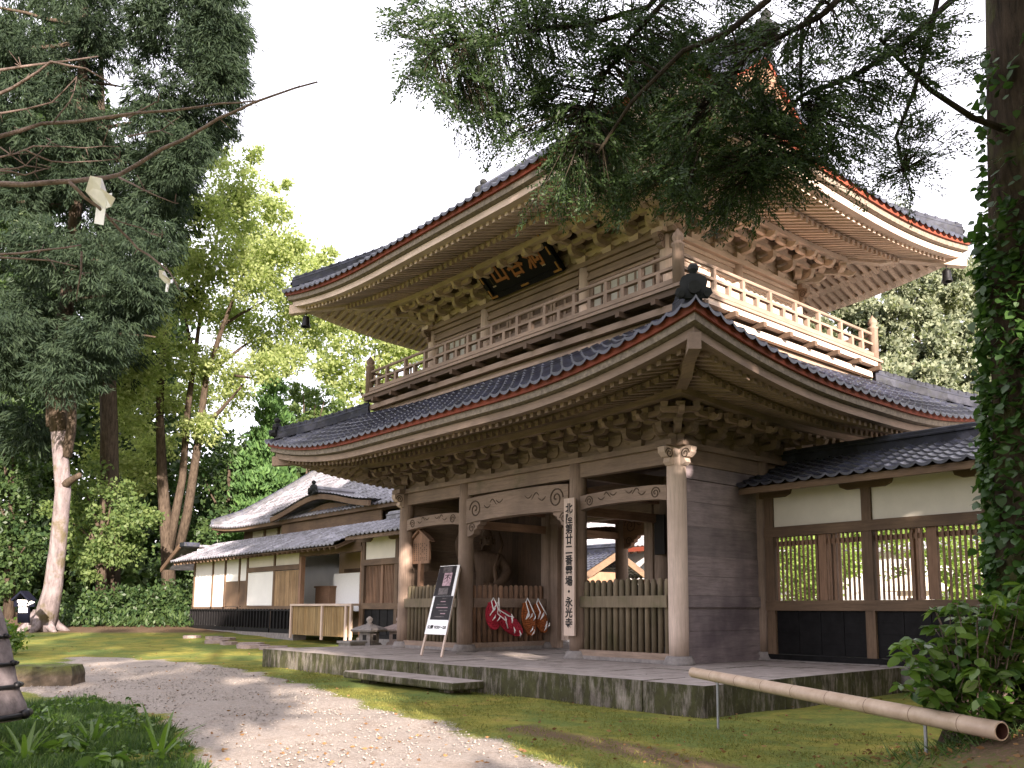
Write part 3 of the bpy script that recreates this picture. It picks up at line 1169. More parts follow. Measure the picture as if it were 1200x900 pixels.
def hip_ridge(r, d0, d1, parent, sd, sg, name='hip_ridge', w=.13, h=.2, ends=True):
    hw = r.sides[sd][3]
    pts = []
    n = 14
    for k in range(n + 1):
        d = d0 + (d1 - d0) * k / n
        o = r.E - d
        pts.append(r.P(sd, sg * (hw + o), o, r.ztile(d) + .05))
    # kick the tip of the ridge up a little
    prof = [(-w, -.06), (-w * .85, h * .55), (-w * .9, h * .6), (-w * .5, h * .98), (0, h * 1.12), (w * .5, h * .98), (w * .9, h * .6), (w * .85, h * .55), (w, -.06)]
    o_ = MB().sweep(prof, pts).build(name, M_RIDGE, parent)
    cap = MB()
    for k in range(n):
        a, b = Vector(pts[k]), Vector(pts[k + 1])
        mid = (a + b) / 2 + Vector((0, 0, h * .98))
        dr = (b - a).normalized()
        cap.tube([mid - dr * .035, mid + dr * .035], .082, 10)
    cap.tube([p + Vector((0, 0, h * .98)) for p in pts], .066, 10)
    cap.build('ridge_cap', M_RIDGE, o_, True)
    return o_, pts


def oni(p, d, parent, s=1.0):
    """ornament tile closing a ridge: lobed plate with a knob on top"""
    p, d = Vector(p), Vector(d).normalized()
    side = Vector((-d.y, d.x, 0))
    half = [(.23, -.06), (.30, .02), (.27, .1), (.2, .12), (.22, .2), (.19, .28), (.11, .33), (.055, .34)]
    poly = [(a * s, b * s) for a, b in half] + [(-a * s, b * s) for a, b in half[::-1]]
    mb = MB().prism(poly, p, side, (0, 0, 1), d, .12 * s)
    c = p + Vector((0, 0, .42 * s))
    mb.lathe([(.03 * s, -.1 * s), (.05 * s, -.07 * s), (.085 * s, -.02 * s), (.09 * s, .03 * s), (.06 * s, .075 * s), (.012 * s, .095 * s)], c, 10)
    mb.tube([p + d * .02 * s + Vector((0, 0, .1 * s)), p + d * .2 * s + Vector((0, 0, .1 * s))], .1 * s, 12)
    mb.tube([p + d * .02 * s + side * .2 * s, p + d * .13 * s + side * .2 * s], .05 * s, 8)
    mb.tube([p + d * .02 * s - side * .2 * s, p + d * .13 * s - side * .2 * s], .05 * s, 8)
    return mb.build('ridge_end_ornament', M_ONI, parent)


# lower roof ------------------------------------------------------
RL = Roof(xa, xb, ya, yb, 2.59, 4.68, .52, .5, .05)
lower = MB()
for sd in 'frbl':
    hw = RL.sides[sd][3]
    roof_tiles(RL, sd, 1.85, lambda d, hw=hw: hw + RL.E - d, lower)
lower = lower.build('lower_roof', M_TILE, gate)
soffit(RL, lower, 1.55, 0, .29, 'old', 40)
for sd, sg in (('f', 1), ('f', -1), ('b', 1), ('b', -1)):
    o_, pts = hip_ridge(RL, .16, 1.85, lower, sd, sg)
    oni(Vector(pts[0]) + Vector((0, 0, .06)), Vector(pts[0]) - Vector(pts[1]), lower, .9)
# strip of tiles at the corner edge under the ridge, sticking out
# upper storey ------------------------------------------------------
UX0, UX1, UY0, UY1 = -8.40, -.47, .37, 4.75
UX_ = [UX1, -2.72, -6.15, UX0]
UY_ = [UY0, 2.56, UY1]
BX0, BX1, BY0, BY1 = -9.62, .75, -.75, 5.87      # balcony outline (rail line)
FZ = 6.40
mb = MB().box(BX0 - .14, BX1 + .14, BY0 - .14, BY1 + .14, FZ - .06, FZ)
floor_ = mb.build('balcony_floor', WOODS['oldy'], gate)
mb = MB()
for a, b in ((-.04, .1),):
    for q, (x0, x1, y0, y1) in enumerate(((BX0 - .1, BX1 + .1, BY0 - .1, BY0 + .04), (BX0 - .1, BX1 + .1, BY1 - .04, BY1 + .1), (BX0 - .1, BX0 + .04, BY0 + .042, BY1 - .042), (BX1 - .04, BX1 + .1, BY0 + .042, BY1 - .042))):
        MB().box(x0, x1, y0, y1, FZ - .17, FZ - .062).build('floor_edge_beam', WOODS[('dark' if q < 2 else 'pale') + ('x' if q < 2 else 'y')], floor_)  # front dark with stain; side beams carry bounced light in their colour
def joist(x0, x1, y0, y1):
    MB().box(x0, x1, y0, y1, FZ - .275, FZ - .175).build('joist_end', WOODS['darky'], floor_)


k = BX0 + .5
while k < BX1:
    joist(k - .05, k + .05, BY0 - .2, BY0 + .35)
    joist(k - .05, k + .05, BY1 - .35, BY1 + .2)
    k += .86
k = BY0 + .5
while k < BY1:
    joist(BX1 - .35, BX1 + .2, k - .05, k + .05)
    joist(BX0 - .2, BX0 + .35, k - .05, k + .05)
    k += .86
for q, (x0, x1, y0, y1) in enumerate(((BX0 + .02, BX1 - .02, BY0, BY0 + .1), (BX0 + .02, BX1 - .02, BY1 - .1, BY1), (BX0, BX0 + .1, BY0 + .101, BY1 - .101), (BX1 - .1, BX1, BY0 + .101, BY1 - .101))):
    MB().box(x0, x1, y0, y1, FZ - .40, FZ - .278).build('balcony_bearer', WOODS[('old' if q < 2 else 'pale') + ('x' if q < 2 else 'y')], floor_)  # side bearers paler, bounced light painted into the wood
    MB().box(x0 - .06 * (q == 2), x1 + .06 * (q == 3), y0 - .06 * (q == 0), y1 + .06 * (q == 1), FZ - .62, FZ - .56).build('flashing_board', M_MOSSBEAM, floor_)
mb = MB()
for (x0, x1, y0, y1) in ((BX0 + .1, BX1 - .1, BY0 + .14, BY0 + .22), (BX0 + .1, BX1 - .1, BY1 - .22, BY1 - .14), (BX0 + .14, BX0 + .22, BY0 + .222, BY1 - .222), (BX1 - .22, BX1 - .14, BY0 + .222, BY1 - .222)):
    mb.box(x0, x1, y0, y1, FZ - .95, FZ - .402)
mb.build('balcony_base_wall', WOODS['oldx'], floor_)


def rail_run(p0, p1, parent, tone):
    p0, p1 = Vector(p0), Vector(p1)
    u = (p1 - p0).normalized()
    axn = 'x' if abs(u.x) > .5 else 'y'
    L_ = (p1 - p0).length
    z = Vector((0, 0, 1))
    root = MB().bar(p0 + z * .10, p1 + z * .10, .11, .085).build('balcony_rail', WOODS[tone + axn], parent)
    MB().bar(p0 + z * .345, p1 + z * .345, .085, .05).build('middle_rail', WOODS[tone + axn], root)
    MB().tube([p0 + z * .585, p1 + z * .585], .037, 8).build('top_rail', WOODS[tone + axn], root)
    n = max(2, int(round(L_ / .44)))
    for i in range(1, n):
        c = p0 + u * L_ * i / n
        mb = MB().bar(c + z * .14, c + z * .321, .085, .085)
        mb.build('rail_block', WOODS[tone + 'z'], root)
        if i % 2 == 0:
            MB().bar(c + z * .369, c + z * .55, .075, .075).build('rail_post', WOODS[tone + 'z'], root)
    return root


tone = {'f': 'old', 'r': 'pale', 'b': 'old', 'l': 'old'}
rail_run((BX0, BY0, FZ), (BX1, BY0, FZ), gate, 'old')
rail_run((BX1, BY0 + .1, FZ), (BX1, BY1 - .1, FZ), gate, 'old')
rail_run((BX0, BY1, FZ), (BX1, BY1, FZ), gate, 'old')
rail_run((BX0, BY0 + .1, FZ), (BX0, BY1 - .1, FZ), gate, 'old')
for x, y in ((BX0, BY0), (BX1, BY0), (BX1, BY1), (BX0, BY1)):
    MB().lathe([(.105, 0), (.105, .70), (.118, .71), (.118, .745), (.075, .765), (.07, .79), (.10, .83), (.105, .87), (.08, .93), (.03, .985), (.008, 1.03)], (x, y, FZ), 14).build('newel_post', WOODS['oldz'], gate, True)

UZ = 8.02
for x in UX_:
    for y in (UY_ if x in (UX0, UX1) else (UY0, UY1)):
        pillar(x, y, FZ - .14, UZ, .14, WOODS['palez'], False)
for y in (UY0, UY1):
    beam((UX0 - .28, y), (UX1 + .28, y), UZ, UZ + .1, .3, WOODS['oldx'], 'wall_plate')
for x in (UX0, UX1):
    MB().box(x - .15, x + .15, UY0 + .152, UY1 - .152, UZ, UZ + .1).box(x - .15, x + .15, UY0 - .28, UY0 - .152, UZ, UZ + .1).box(x - .15, x + .15, UY1 + .152, UY1 + .28, UZ, UZ + .1).build('wall_plate', WOODS['paley'], gate)
for x, y, d in [(UX1, UY0, (1, 0, 0)), (UX1, UY0, (0, -1, 0)), (UX0, UY0, (-1, 0, 0)), (UX0, UY0, (0, -1, 0)), (UX1, UY1, (1, 0, 0)), (UX1, UY1, (0, 1, 0))]:
    nose((x, y, 0), d, m=WOODS['oldz'], s=.85, z1=UZ - .01)

# upper walls: boards on the sides, lattice windows and panelled doors on the front
for x in (UX0, UX1):
    mb = MB()
    zz = [FZ, 6.72, 7.02, 7.31, 7.68, 7.98]
    for j in range(2):
        for a, b in zip(zz[:-1], zz[1:]):
            mb.box(x - .025, x + .025, UY_[j] + .12, UY_[j + 1] - .12, a + .004, b - .004)
    w = mb.build('upper_side_wall', WOODS['paley'], gate)  # same timber as the front, bounced light put into its paleness
    for j in range(2):
        for a, b in ((7.66, 7.72), (7.02, 7.08), (7.93, 8.015)):
            MB().box(x - .06, x + .06, UY_[j] + .12, UY_[j + 1] - .12, a, b).build('rail', WOODS['paley'], w)
for y, out in ((UY0, -1), (UY1, 1)):
    for i in range(3):
        x1, x0 = UX_[i] - .13, UX_[i + 1] + .13
        w = MB().box(x0, x1, y - .02, y + .02, FZ, UZ).build('upper_front_wall', WOODS['oldx'], gate)
        yo = y + out * .05
        def bx(a, b, z0, z1, m, nm, par, t=.03, yy=None):
            yy = yo if yy is None else yy
            return MB().box(a, b, yy - t, yy + t, z0, z1).build(nm, m, par)
        bx(x0, x1, 7.72, 7.8, WOODS['oldx'], 'rail', w)
        bx(x0, x1, 7.92, 8.018, WOODS['oldx'], 'rail', w)
        if i != 1:
            f = MB()
            a, b, z0, z1 = x0 + .18, x1 - .18, 7.08, 7.62
            s = bx(a, b, z0, z1, M_SCREEN, 'lattice_window', gate, .012, y + out * .034)
            for q in ((a - .05, a, z0 - .05, z1 + .05), (b, b + .05, z0 - .05, z1 + .05), (a + .001, b - .001, z0 - .05, z0), (a + .001, b - .001, z1, z1 + .05)):
                f.box(q[0], q[1], yo - .03, yo + .03, q[2], q[3])
            n = 7
            for k in range(1, n):
                xx = a + (b - a) * k / n
                f.box(xx - .022, xx + .022, yo - .018, yo + .018, z0 + .001, z1 - .001)
            f.box(a + .001, b - .001, yo - .014, yo + .014, (z0 + z1) / 2 - .02, (z0 + z1) / 2 + .02)
            f.build('window_frame', WOODS['oldx'], s)
        else:
            n = 4
            for k in range(n):
                a = x0 + .06 + (x1 - x0 - .12) * k / n; b = x0 + .06 + (x1 - x0 - .12) * (k + 1) / n
                d = MB().box(a + .01, b - .01, y + out * .03 - .012, y + out * .03 + .012, FZ + .05, 7.66).build('door_panel', WOODS['darkz'], gate)
                f = MB()
                for q in ((a + .012, a + .09), (b - .09, b - .012)):
                    f.box(q[0], q[1], yo - .03, yo + .03, FZ + .05, 7.66)
                for zz in (FZ + .06, 6.85, 7.1, 7.33, 7.57):
                    f.box(a + .0905, b - .0905, yo - .024, yo + .024, zz, zz + .08)
                f.box((a + b) / 2 - .03, (a + b) / 2 + .03, yo - .018, yo + .018, 6.93, 7.57)
                f.build('door_frame', WOODS['oldz'], d)
up_x = bays(UX_, [3, 4, 3])
up_y = bays(UY_, [3, 3])
UBZ = UZ + .1
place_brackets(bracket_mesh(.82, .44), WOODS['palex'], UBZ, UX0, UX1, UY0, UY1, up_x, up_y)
for y in (UY0, UY1):
    MB().box(UX0, UX1, y - .03, y + .03, UBZ, 8.95).build('bracket_wall', WOODS['oldx'], gate)
for x in (UX0, UX1):
    MB().box(x - .031, x + .031, UY0 + .03, UY1 - .03, UBZ, 8.95).build('bracket_wall', WOODS['paley'], gate)

# upper roof: hipped below, gabled above
RU = Roof(UX0, UX1, UY0, UY1, 2.80, 8.75, .44, .6, .024)
GAB = 2.25                       # inset of the gable
um = MB()
half_d = (UY1 - UY0) / 2 + RU.E
hwf = RU.sides['f'][3]; hwr = RU.sides['r'][3]
for sd in 'fb':
    roof_tiles(RU, sd, half_d, lambda d: hwf + RU.E - d if d < GAB else hwf + RU.E - GAB + .32, um)
for sd in 'rl':
    roof_tiles(RU, sd, GAB + .25, lambda d: hwr + RU.E - d, um)
upper = um.build('upper_roof', M_TILE, gate)
soffit(RU, upper, 1.6, 0, .33, 'pale', 60)  # pale tone puts the bounced glow into the soffit colour
for sd, sg in (('f', 1), ('f', -1), ('b', 1), ('b', -1)):
    o_, pts = hip_ridge(RU, .16, GAB + .1, upper, sd, sg)
    oni(Vector(pts[0]) + Vector((0, 0, .05)), Vector(pts[0]) - Vector(pts[1]), upper, .42)
yc = (UY0 + UY1) / 2
zr = RU.ztile(half_d)
xg = UX1 + RU.E - GAB            # gable end plane
mb = MB().sweep([(-.24, -.1), (-.22, .34), (-.26, .36), (-.26, .42), (-.16, .46), (-.16, .66), (-.1, .76), (0, .8), (.1, .76), (.16, .66), (.16, .46), (.26, .42), (.26, .36), (.22, .34), (.24, -.1)],
               [(UX0 - RU.E + GAB - .35, yc, zr), ((UX0 + UX1) / 2, yc, zr), (xg + .35, yc, zr)])
mb.build('main_ridge', M_TILE, upper)
for sx, x in ((1, xg + .36), (-1, UX0 - RU.E + GAB - .36)):
    oni((x, yc, zr + .35), (sx, 0, 0), upper, 1.25)
for sx, x in ((1, xg), (-1, UX0 - RU.E + GAB)):
    # gable wall with vertical boards, barge boards and edge tiles
    mb = MB()
    prof = []
    for k in range(21):
        d = GAB + .12 + (half_d - GAB - .12) * k / 20
        prof.append((UY0 - RU.E + d, RU.ztile(d) - .03))
    poly = [(y - yc, z) for y, z in prof] + [(yc - y, z) for y, z in prof[-2::-1]]
    g = MB().prism(poly, (x - sx * .35, yc, 0), (0, 1, 0), (0, 0, 1), (1, 0, 0), .08).build('gable_wall', M_WHITE, upper)
    gl = MB()
    for k in range(-9, 10):
        yy = k * .28
        d = half_d - abs(yy)
        if d < GAB + .3: continue
        gl.box(x - sx * .30 - .02, x - sx * .30 + .02, yc + yy - .03, yc + yy + .03, RU.ztile(GAB) + .1, RU.ztile(d) - .2)
    gl.build('gable_batten', WOODS['oldz'], g)
    for sg in (-1, 1):
        path = [(x + sx * .24, yc + sg * (half_d - d_), RU.ztile(d_)) for d_ in np.linspace(GAB - .35, half_d, 16)]
        b = MB().sweep([(-.035, -.36), (.035, -.36), (.035, -.02), (-.035, -.02)], path).build('barge_board', WOODS['redy'], upper)
        MB().sweep([(-.05, -.12), (.05, -.12), (.05, .005), (-.05, .005)], [(p[0] + sx * .06, p[1], p[2]) for p in path]).build('barge_edge', M_FASCIA, b)
        ed = MB()
        for k in range(len(path) - 1):
            for f in (0.25, .75):
                p = Vector(path[k]).lerp(Vector(path[k + 1]), f)
                ed.tube([p + Vector((-sx * .3, 0, .07)), p + Vector((sx * .14, 0, .05))], .075, 8)
        ed.sweep([(-.1, .04), (-.08, .2), (0, .26), (.08, .2), (.1, .04)], [(p[0] - sx * .36, p[1], p[2]) for p in path])
        ed.build('edge_tile', M_TILE, b)
    # hanging fish board under the gable peak
    MB().prism([(-.28, 0), (-.34, -.2), (-.2, -.34), (-.1, -.5), (0, -.58), (.1, -.5), (.2, -.34), (.34, -.2), (.28, 0)], (x + sx * .31, yc, zr - .3), (0, 1, 0), (0, 0, 1), (1, 0, 0), .06).build('gable_pendant', WOODS['redz'], upper)
    if sx > 0:
        gb = g

# ------------------------------------------------------------------ corridors (roofed lattice walls) on both sides of the gate
def pantile_plane(mb, x0, x1, ye, ze, yr, zr_, tw=.27, course=.24):
    """straight tiled slope: eave along x at (ye, ze), top at (yr, zr_)"""
    SPT = 6
    ncol = max(1, int(round(abs(x1 - x0) / tw)))
    xs = np.linspace(x0, x1, ncol * SPT + 1)
    ph = (np.arange(ncol * SPT + 1) % SPT) / SPT
    prof = 0.026 - 0.05 * np.sin(math.pi * ph) ** 0.75
    Ls = math.hypot(yr - ye, zr_ - ze)
    nc = max(2, int(round(Ls / course)))
    rows = [[(x, ye, ze + .005 + p * 1.25) for x, p in zip(xs, prof)]]
    for k in range(nc):
        for f, dz in ((k / nc, .05), ((k + 1) / nc, .022)):
            rows.append([(x, ye + (yr - ye) * f, ze + (zr_ - ze) * f + dz + p) for x, p in zip(xs, prof)])
    mb.grid(rows)


RIDGE = [(-.15, -.06), (-.14, .12), (-.17, .13), (-.17, .16), (-.1, .18), (-.085, .24), (0, .275), (.085, .24), (.1, .18), (.17, .16), (.17, .13), (.14, .12), (.15, -.06)]


def corridor(x0, x1, posts, label, lattice_bays, post_at_gate=True, tile=M_TILE):
    root = empty('corridor_wall', ((x0 + x1) / 2, 2.45, 0), label, 'wall')
    y = 2.45
    for px_ in posts:
        MB().box(px_ - .09, px_ + .09, y - .09, y + .09, .02, 3.3).build('post', WOODS['framez'], root)
        MB().box(px_ - .15, px_ + .15, y - .15, y + .15, -.3, .02).build('post_stone', M_STONE, root)
        MB().box(px_ - .08, px_ + .08, 4.1, 4.26, -.1, 3.3).build('post', WOODS['redz'], root)
        # boat-shaped bearing arm on the post
        poly = [(-.52, .17), (-.48, .06), (-.36, .01), (.36, .01), (.48, .06), (.52, .17)]
        MB().prism(poly, (px_, y, 3.06), (1, 0, 0), (0, 0, 1), (0, 1, 0), .2).build('bearing_arm', WOODS['framex'], root)
    for a, b in zip(posts[:-1], posts[1:]):
        a += .092; b -= .092
        MB().box(a, b, y - .035, y + .035, 2.5, 3.22).build('plaster_panel', M_PLASTER, root)
        w = MB().box(a, b, y - .03, y + .03, .12, .93).build('skirting_boards', M_BLACK, root)
        bt = MB()
        n = 4
        for k in range(1, n):
            xx = a + (b - a) * k / n
            bt.box(xx - .015, xx + .015, y - .045, y - .031, .13, .92)
        for zz in (.33, .53, .73):
            bt.box(a, b, y - .040, y - .0305, zz, zz + .012)
        bt.build('batten', M_BLACK, w)
        if (a + b) / 2 < lattice_bays[0] or (a + b) / 2 > lattice_bays[1]:
            continue
        n = int((b - a) / .088)
        mb = MB()
        mid = (a + b) / 2 + .1
        for k in range(n):
            xx = a + (b - a) * (k + .5) / n
            if abs(xx - mid) < .08:
                continue
            mb.box(xx - .017, xx + .017, y - .015, y + .015, 1.115, 2.31)
        l = mb.build('lattice', WOODS['redz'], root)
        MB().box(mid - .075, mid + .075, y - .045, y + .045, 1.116, 2.31).build('mullion', WOODS['redz'], l)
        MB().box(a, b, y + .03, y + .07, 2.14, 2.23).build('lattice_rail', WOODS['redx'], l)
    x_, X_ = posts[0] - .1, posts[-1] + .1
    MB().box(x_, X_, y - .11, y + .11, .925, 1.112).build('lower_rail', WOODS['framex'], root)
    MB().box(x_, X_, y - .11, y + .11, 2.312, 2.5).build('upper_rail', WOODS['framex'], root)
    MB().box(x_, X_, y - .1, y + .1, .02, .115).build('ground_sill', M_BLACK, root)
    MB().box(x_, X_, y - .13, y + .4, -.35, .015).build('footing', M_STONE, root)
    MB().box(x0, x1, y - .1, y + .1, 3.232, 3.38).build('eave_beam', WOODS['framex'], root)
    MB().box(x0, x1, 4.08, 4.28, 3.232, 3.38).build('eave_beam', WOODS['framex'], root)
    ra = MB()
    k = x0 + .2
    while k < x1:
        ra.bar((k, 1.84, 3.165), (k, 3.35, 3.76), .07, .08)
        ra.bar((k, 4.9, 3.165), (k, 3.35, 3.76), .07, .08)
        k += .43
    ra.build('rafters', WOODS['framey'], root)
    tag(root.children[-1] if False else ra_last(), kind='stuff')
    MB().bar(((x0 + x1) / 2, 1.86, 3.2), ((x0 + x1) / 2, 1.861, 3.2), .1, .1) if False else None
    bd = MB()
    bd.hexa([(x, yy, zz + k) for x in (x0, x1) for (yy, zz) in ((1.74, 3.19), (3.35, 3.81)) for k in (0, .03)])
    bd.hexa([(x, yy, zz + k) for x in (x0, x1) for (yy, zz) in ((3.351, 3.81), (4.96, 3.19)) for k in (0, .03)])
    bd.box(x0, x1, 1.73, 1.79, 3.1, 3.188)
    bd.build('roof_boards', WOODS['framex'], root)
    mb = MB()
    pantile_plane(mb, x0, x1, 1.66, 3.24, 3.35, 3.88)
    pantile_plane(mb, x0, x1, 5.04, 3.24, 3.35, 3.88)
    rf = mb.build('tiled_roof', tile, root)
    MB().sweep(RIDGE, [(x0, 3.35, 3.88), (x1, 3.35, 3.88)]).build('ridge', M_RIDGE if tile is M_TILE else tile, rf)
    return root


def ra_last():
    return bpy.data.objects[[o.name for o in bpy.data.objects if o.name.startswith('rafters')][-1]]


posts_r = [0.28, 2.30, 4.36, 6.42, 8.48, 10.5]
corridor(0.06, 10.6, posts_r, 'plastered corridor wall with slatted openings joining the gate on its right', (-1, 12))
posts_l = [-9.2, -11.2, -13.2, -15.25]
corridor(-15.3, -9.06, posts_l[::-1], 'short lattice corridor wall between the gate and the open counter', (-16, -9), tile=M_TILE2)

# ------------------------------------------------------------------ temple office to the left with the counter
off = empty('temple_office', (-22, 2.45, 0), 'long white plastered temple building with tiled roofs behind the counter', 'building')
Y = 2.45
WF = WOODS['framez']


def xat(px_, py_=690):
    return float(at(px_, py_, 'y', Y)[0])


def pan(x0, x1, z0, z1, m, nm, y0=Y - .02, y1=Y + .03, parent=off):
    return MB().box(min(x0, x1), max(x0, x1), y0, y1, z0, z1).build(nm, m, parent)


xs = [-30.5, -28.3, -26.9, -25.4, -24.6, -22.05, -19.87]
for x in xs:
    pan(x - .07, x + .07, .05, 3.0, WF, 'post', Y - .06, Y + .06)
pan(xs[0] + .07, xs[1] - .07, 1.0, 2.95, M_WHITE, 'white_panel')
pan(xs[1] + .07, xs[2] - .07, 1.0, 2.95, M_WHITE, 'white_panel')
pan(xs[2] + .07, xs[3] - .07, 2.05, 2.95, M_WHITE, 'white_panel')
pan(xs[3] + .07, xs[4] - .07, 2.05, 2.95, M_WHITE, 'white_panel')
sh = pan(xs[2] + .07, xs[3] - .07, 1.02, 2.04, WOODS['framez'], 'shutter', Y - .03, Y + .01)
pan(xs[3] + .07, xs[4] - .07, 1.02, 2.04, WOODS['framez'], 'shutter', Y - .03, Y + .01)
pan(xs[4] + .07, xs[5] - .07, 2.55, 2.95, M_PLASTER, 'plaster_panel')
pan(xs[5] + .07, xs[6] - .07, 2.55, 2.95, M_PLASTER, 'plaster_panel')
pan(xs[4] + .07, xs[5] - .07, 1.05, 2.35, M_WHITE, 'white_panel', Y - .03, Y + .01)


def reeds(x0, x1, y, z0, z1, name, m, parent, step=.05):
    mb = MB()
    n = int((x1 - x0) / step)
    for k in range(n):
        x = x0 + (x1 - x0) * (k + .5) / n
        mb.box(x - step * .42, x + step * .42, y - .012 - random.random() * .012, y + .012, z0 + random.random() * .01, z1)
    return mb.build(name, m, parent)


M_REED = wood('reed_screen', (0.33, 0.225, 0.125), 'z', 0.55, (0.2, 0.13, 0.07))
M_REEDY = wood('yellow_reed_screen', (0.31, 0.22, 0.105), 'z', 0.6, (0.22, 0.14, 0.06))
reeds(xs[5] + .08, xs[6] - .08, Y - .02, 1.02, 2.34, 'reed_screen', M_REED, off)
pan(xs[4], xs[6], 2.36, 2.54, WOODS['framex'], 'rail', Y - .09, Y + .05)
pan(xs[4] - .3, xs[6], .9, 1.03, WOODS['framex'], 'rail', Y - .09, Y + .05)
pan(xs[0], xs[4], .9, 1.0, WOODS['framex'], 'rail', Y - .06, Y + .05)
for a, b in ((xs[0], xs[3] + .1), (xs[3] + .2, xs[5]), (xs[5] + .12, xs[6])):
    w = pan(a, b, .22, .88, M_BLACK, 'skirting_boards', Y - .1, Y - .04)
    mb = MB()
    n = int((b - a) / .28)
    for k in range(n + 1):
        x = a + (b - a) * k / n
        mb.box(x - .025, x + .025, Y - .16, Y - .101, .12, .92)
    mb.box(a, b, Y - .18, Y - .161, .84, .9)
    mb.build('battens', M_BLACK, w)
    pan(a, b, .04, .2, M_BLACK, 'skirting_foot', Y - .18, Y - .02)
for x in (xs[3] + .15, xs[5] + .06):
    pan(x - .05, x + .05, .05, .9, WF, 'post', Y - .14, Y)
pan(xs[0], xs[6], -.3, .04, M_STONE, 'footing', Y - .2, Y + .3)
# side (left end) wall and back shell
MB().box(xs[0] - .05, xs[0] + .05, Y + .03, 11.5, 0, 3.6).build('end_wall', M_WHITE, off)
MB().box(xs[0], -15.4, 7.0, 7.1, 0, 4.7).build('rear_wall', M_WHITE, off)
# pent roof over the front
mb = MB()
pantile_plane(mb, -31.2, -15.7, 1.55, 3.0, 3.6, 3.92, .27)
pr = mb.build('pent_roof', M_TILE2, off)
mb = MB()
mb.hexa([(x, yy, zz + k) for x in (-31.15, -15.75) for (yy, zz) in ((1.66, 2.93), (3.6, 3.82)) for k in (0, .03)])
k = -31.0
while k < -15.8:
    mb.bar((k, 1.66, 2.88), (k, 3.6, 3.78), .07, .07)
    k += .4
mb.build('pent_roof_boards', WOODS['framey'], pr)
pan(-31, -15.4, 2.95, 3.12, WOODS['framex'], 'eave_beam', Y - .09, Y + .09)
# little gabled roof at the left end
mb = MB()
mb.hexa([(x, yy, zz + k) for (x, zz) in ((-33.6, 2.75), (-31.25, 3.75)) for yy in (2.0, 9) for k in (0, .1)])
mb.build('lean_to_roof', M_TILE2, off)
MB().bar((-33.7, 1.95, 2.72), (-31.25, 1.95, 3.76), .07, .2).build('barge_board', WOODS['framex'], off)
MB().box(-31.2, -30.6, 1.9, 2.6, 3.72, 3.9).build('ridge_end_tile', M_TILE, off)
# main hall roof behind
RH = Roof(-32.8, -12.0, 5.5, 12.1, 1.2, 4.75, .28, .64, .02)
mb = MB()
hh = (12.1 - 5.5) / 2 + 1.2
for sd in 'fb':
    hw = RH.sides[sd][3]
    roof_tiles(RH, sd, hh, lambda d, hw=hw: hw + 1.2 - d * .62, mb, .3, .3)
hall = mb.build('hall_roof', M_TILE2, off)
for sg in (-1, 1):
    pts = []
    for k in range(13):
        d = hh * k / 12
        pts.append(RH.P('f', sg * (RH.sides['f'][3] + 1.2 - d * .62), 1.2 - d, RH.ztile(d) + .04))
    MB().sweep(RIDGE, pts).build('verge_ridge', M_TILE, hall)
MB().sweep([(a * 1.6, b * 2) for a, b in RIDGE], [(-31.3, 8.8, RH.ztile(hh)), (-13.4, 8.8, RH.ztile(hh))]).build('ridge', M_TILE, hall)
mb = MB()
RH.band('f', .9, 1.18, 4.5, 4.7, 4.55, 4.74, mb)
k = -33.6
while k < -12:
    mb.bar((k, 4.45, 4.6), (k, 5.6, 5.1), .07, .09)
    k += .45
mb.build('hall_eave', WOODS['framex'], hall)
MB().box(-32.7, -12, 5.45, 5.55, 3.4, 4.9).build('hall_front_wall', WOODS['framex'], off)
mb = MB()
for k in range(9):
    x = -31.5 + k * 1.55
    mb = MB().box(x, x + 1.2, 5.40, 5.448, 4.0, 4.62).build('white_panel', M_PLASTER, off)
# dormer with a curved gable over the front
dc = -22.0; dy = 4.0
def dorm_z(x):
    q = abs(x - dc) / 4.4
    return 5.05 + (.72 if q < .001 else 0) * 0 + .40 * (0.5 + 0.5 * math.cos(min(1, q) * math.pi)) - .22 * min(1, q)
rows = []
xs2 = np.linspace(dc - 4.2, dc + 4.2, 32 * 4 + 1)
for yy in np.linspace(dy - .1, 8.2, 19):
    for dz in (.05, .02):
        rows.append([(x, yy + (.0 if dz > .03 else .22), dorm_z(x) + dz + .03 * max(0, math.cos(i / 4 * 2 * math.pi))) for i, x in enumerate(xs2)])
MB().grid(rows).build('curved_dormer_roof', M_TILE2, hall)
top = [(x, dorm_z(x) - .02) for x in np.linspace(dc - 4.2, dc + 4.2, 30)]
bot = [(x, z - .2) for x, z in top]
MB().prism([(a - dc, b) for a, b in top + bot[::-1]], (dc, dy - .02, 0), (1, 0, 0), (0, 0, 1), (0, 1, 0), .1).build('curved_barge_board', WOODS['framex'], hall)
MB().prism([(a - dc, b - .3) for a, b in top] + [(4.2, 4.0), (-4.2, 4.0)], (dc, dy + .5, 0), (1, 0, 0), (0, 0, 1), (0, 1, 0), .06).build('dormer_wall', WOODS['framex'], hall)
MB().sweep(RIDGE, [(dc, dy - .1, dorm_z(dc) + .05), (dc, 8.3, dorm_z(dc) + .05)]).build('dormer_ridge', M_TILE2, hall)
oni((dc, dy - .16, dorm_z(dc) + .02), (0, -1, 0), hall, 1.0)

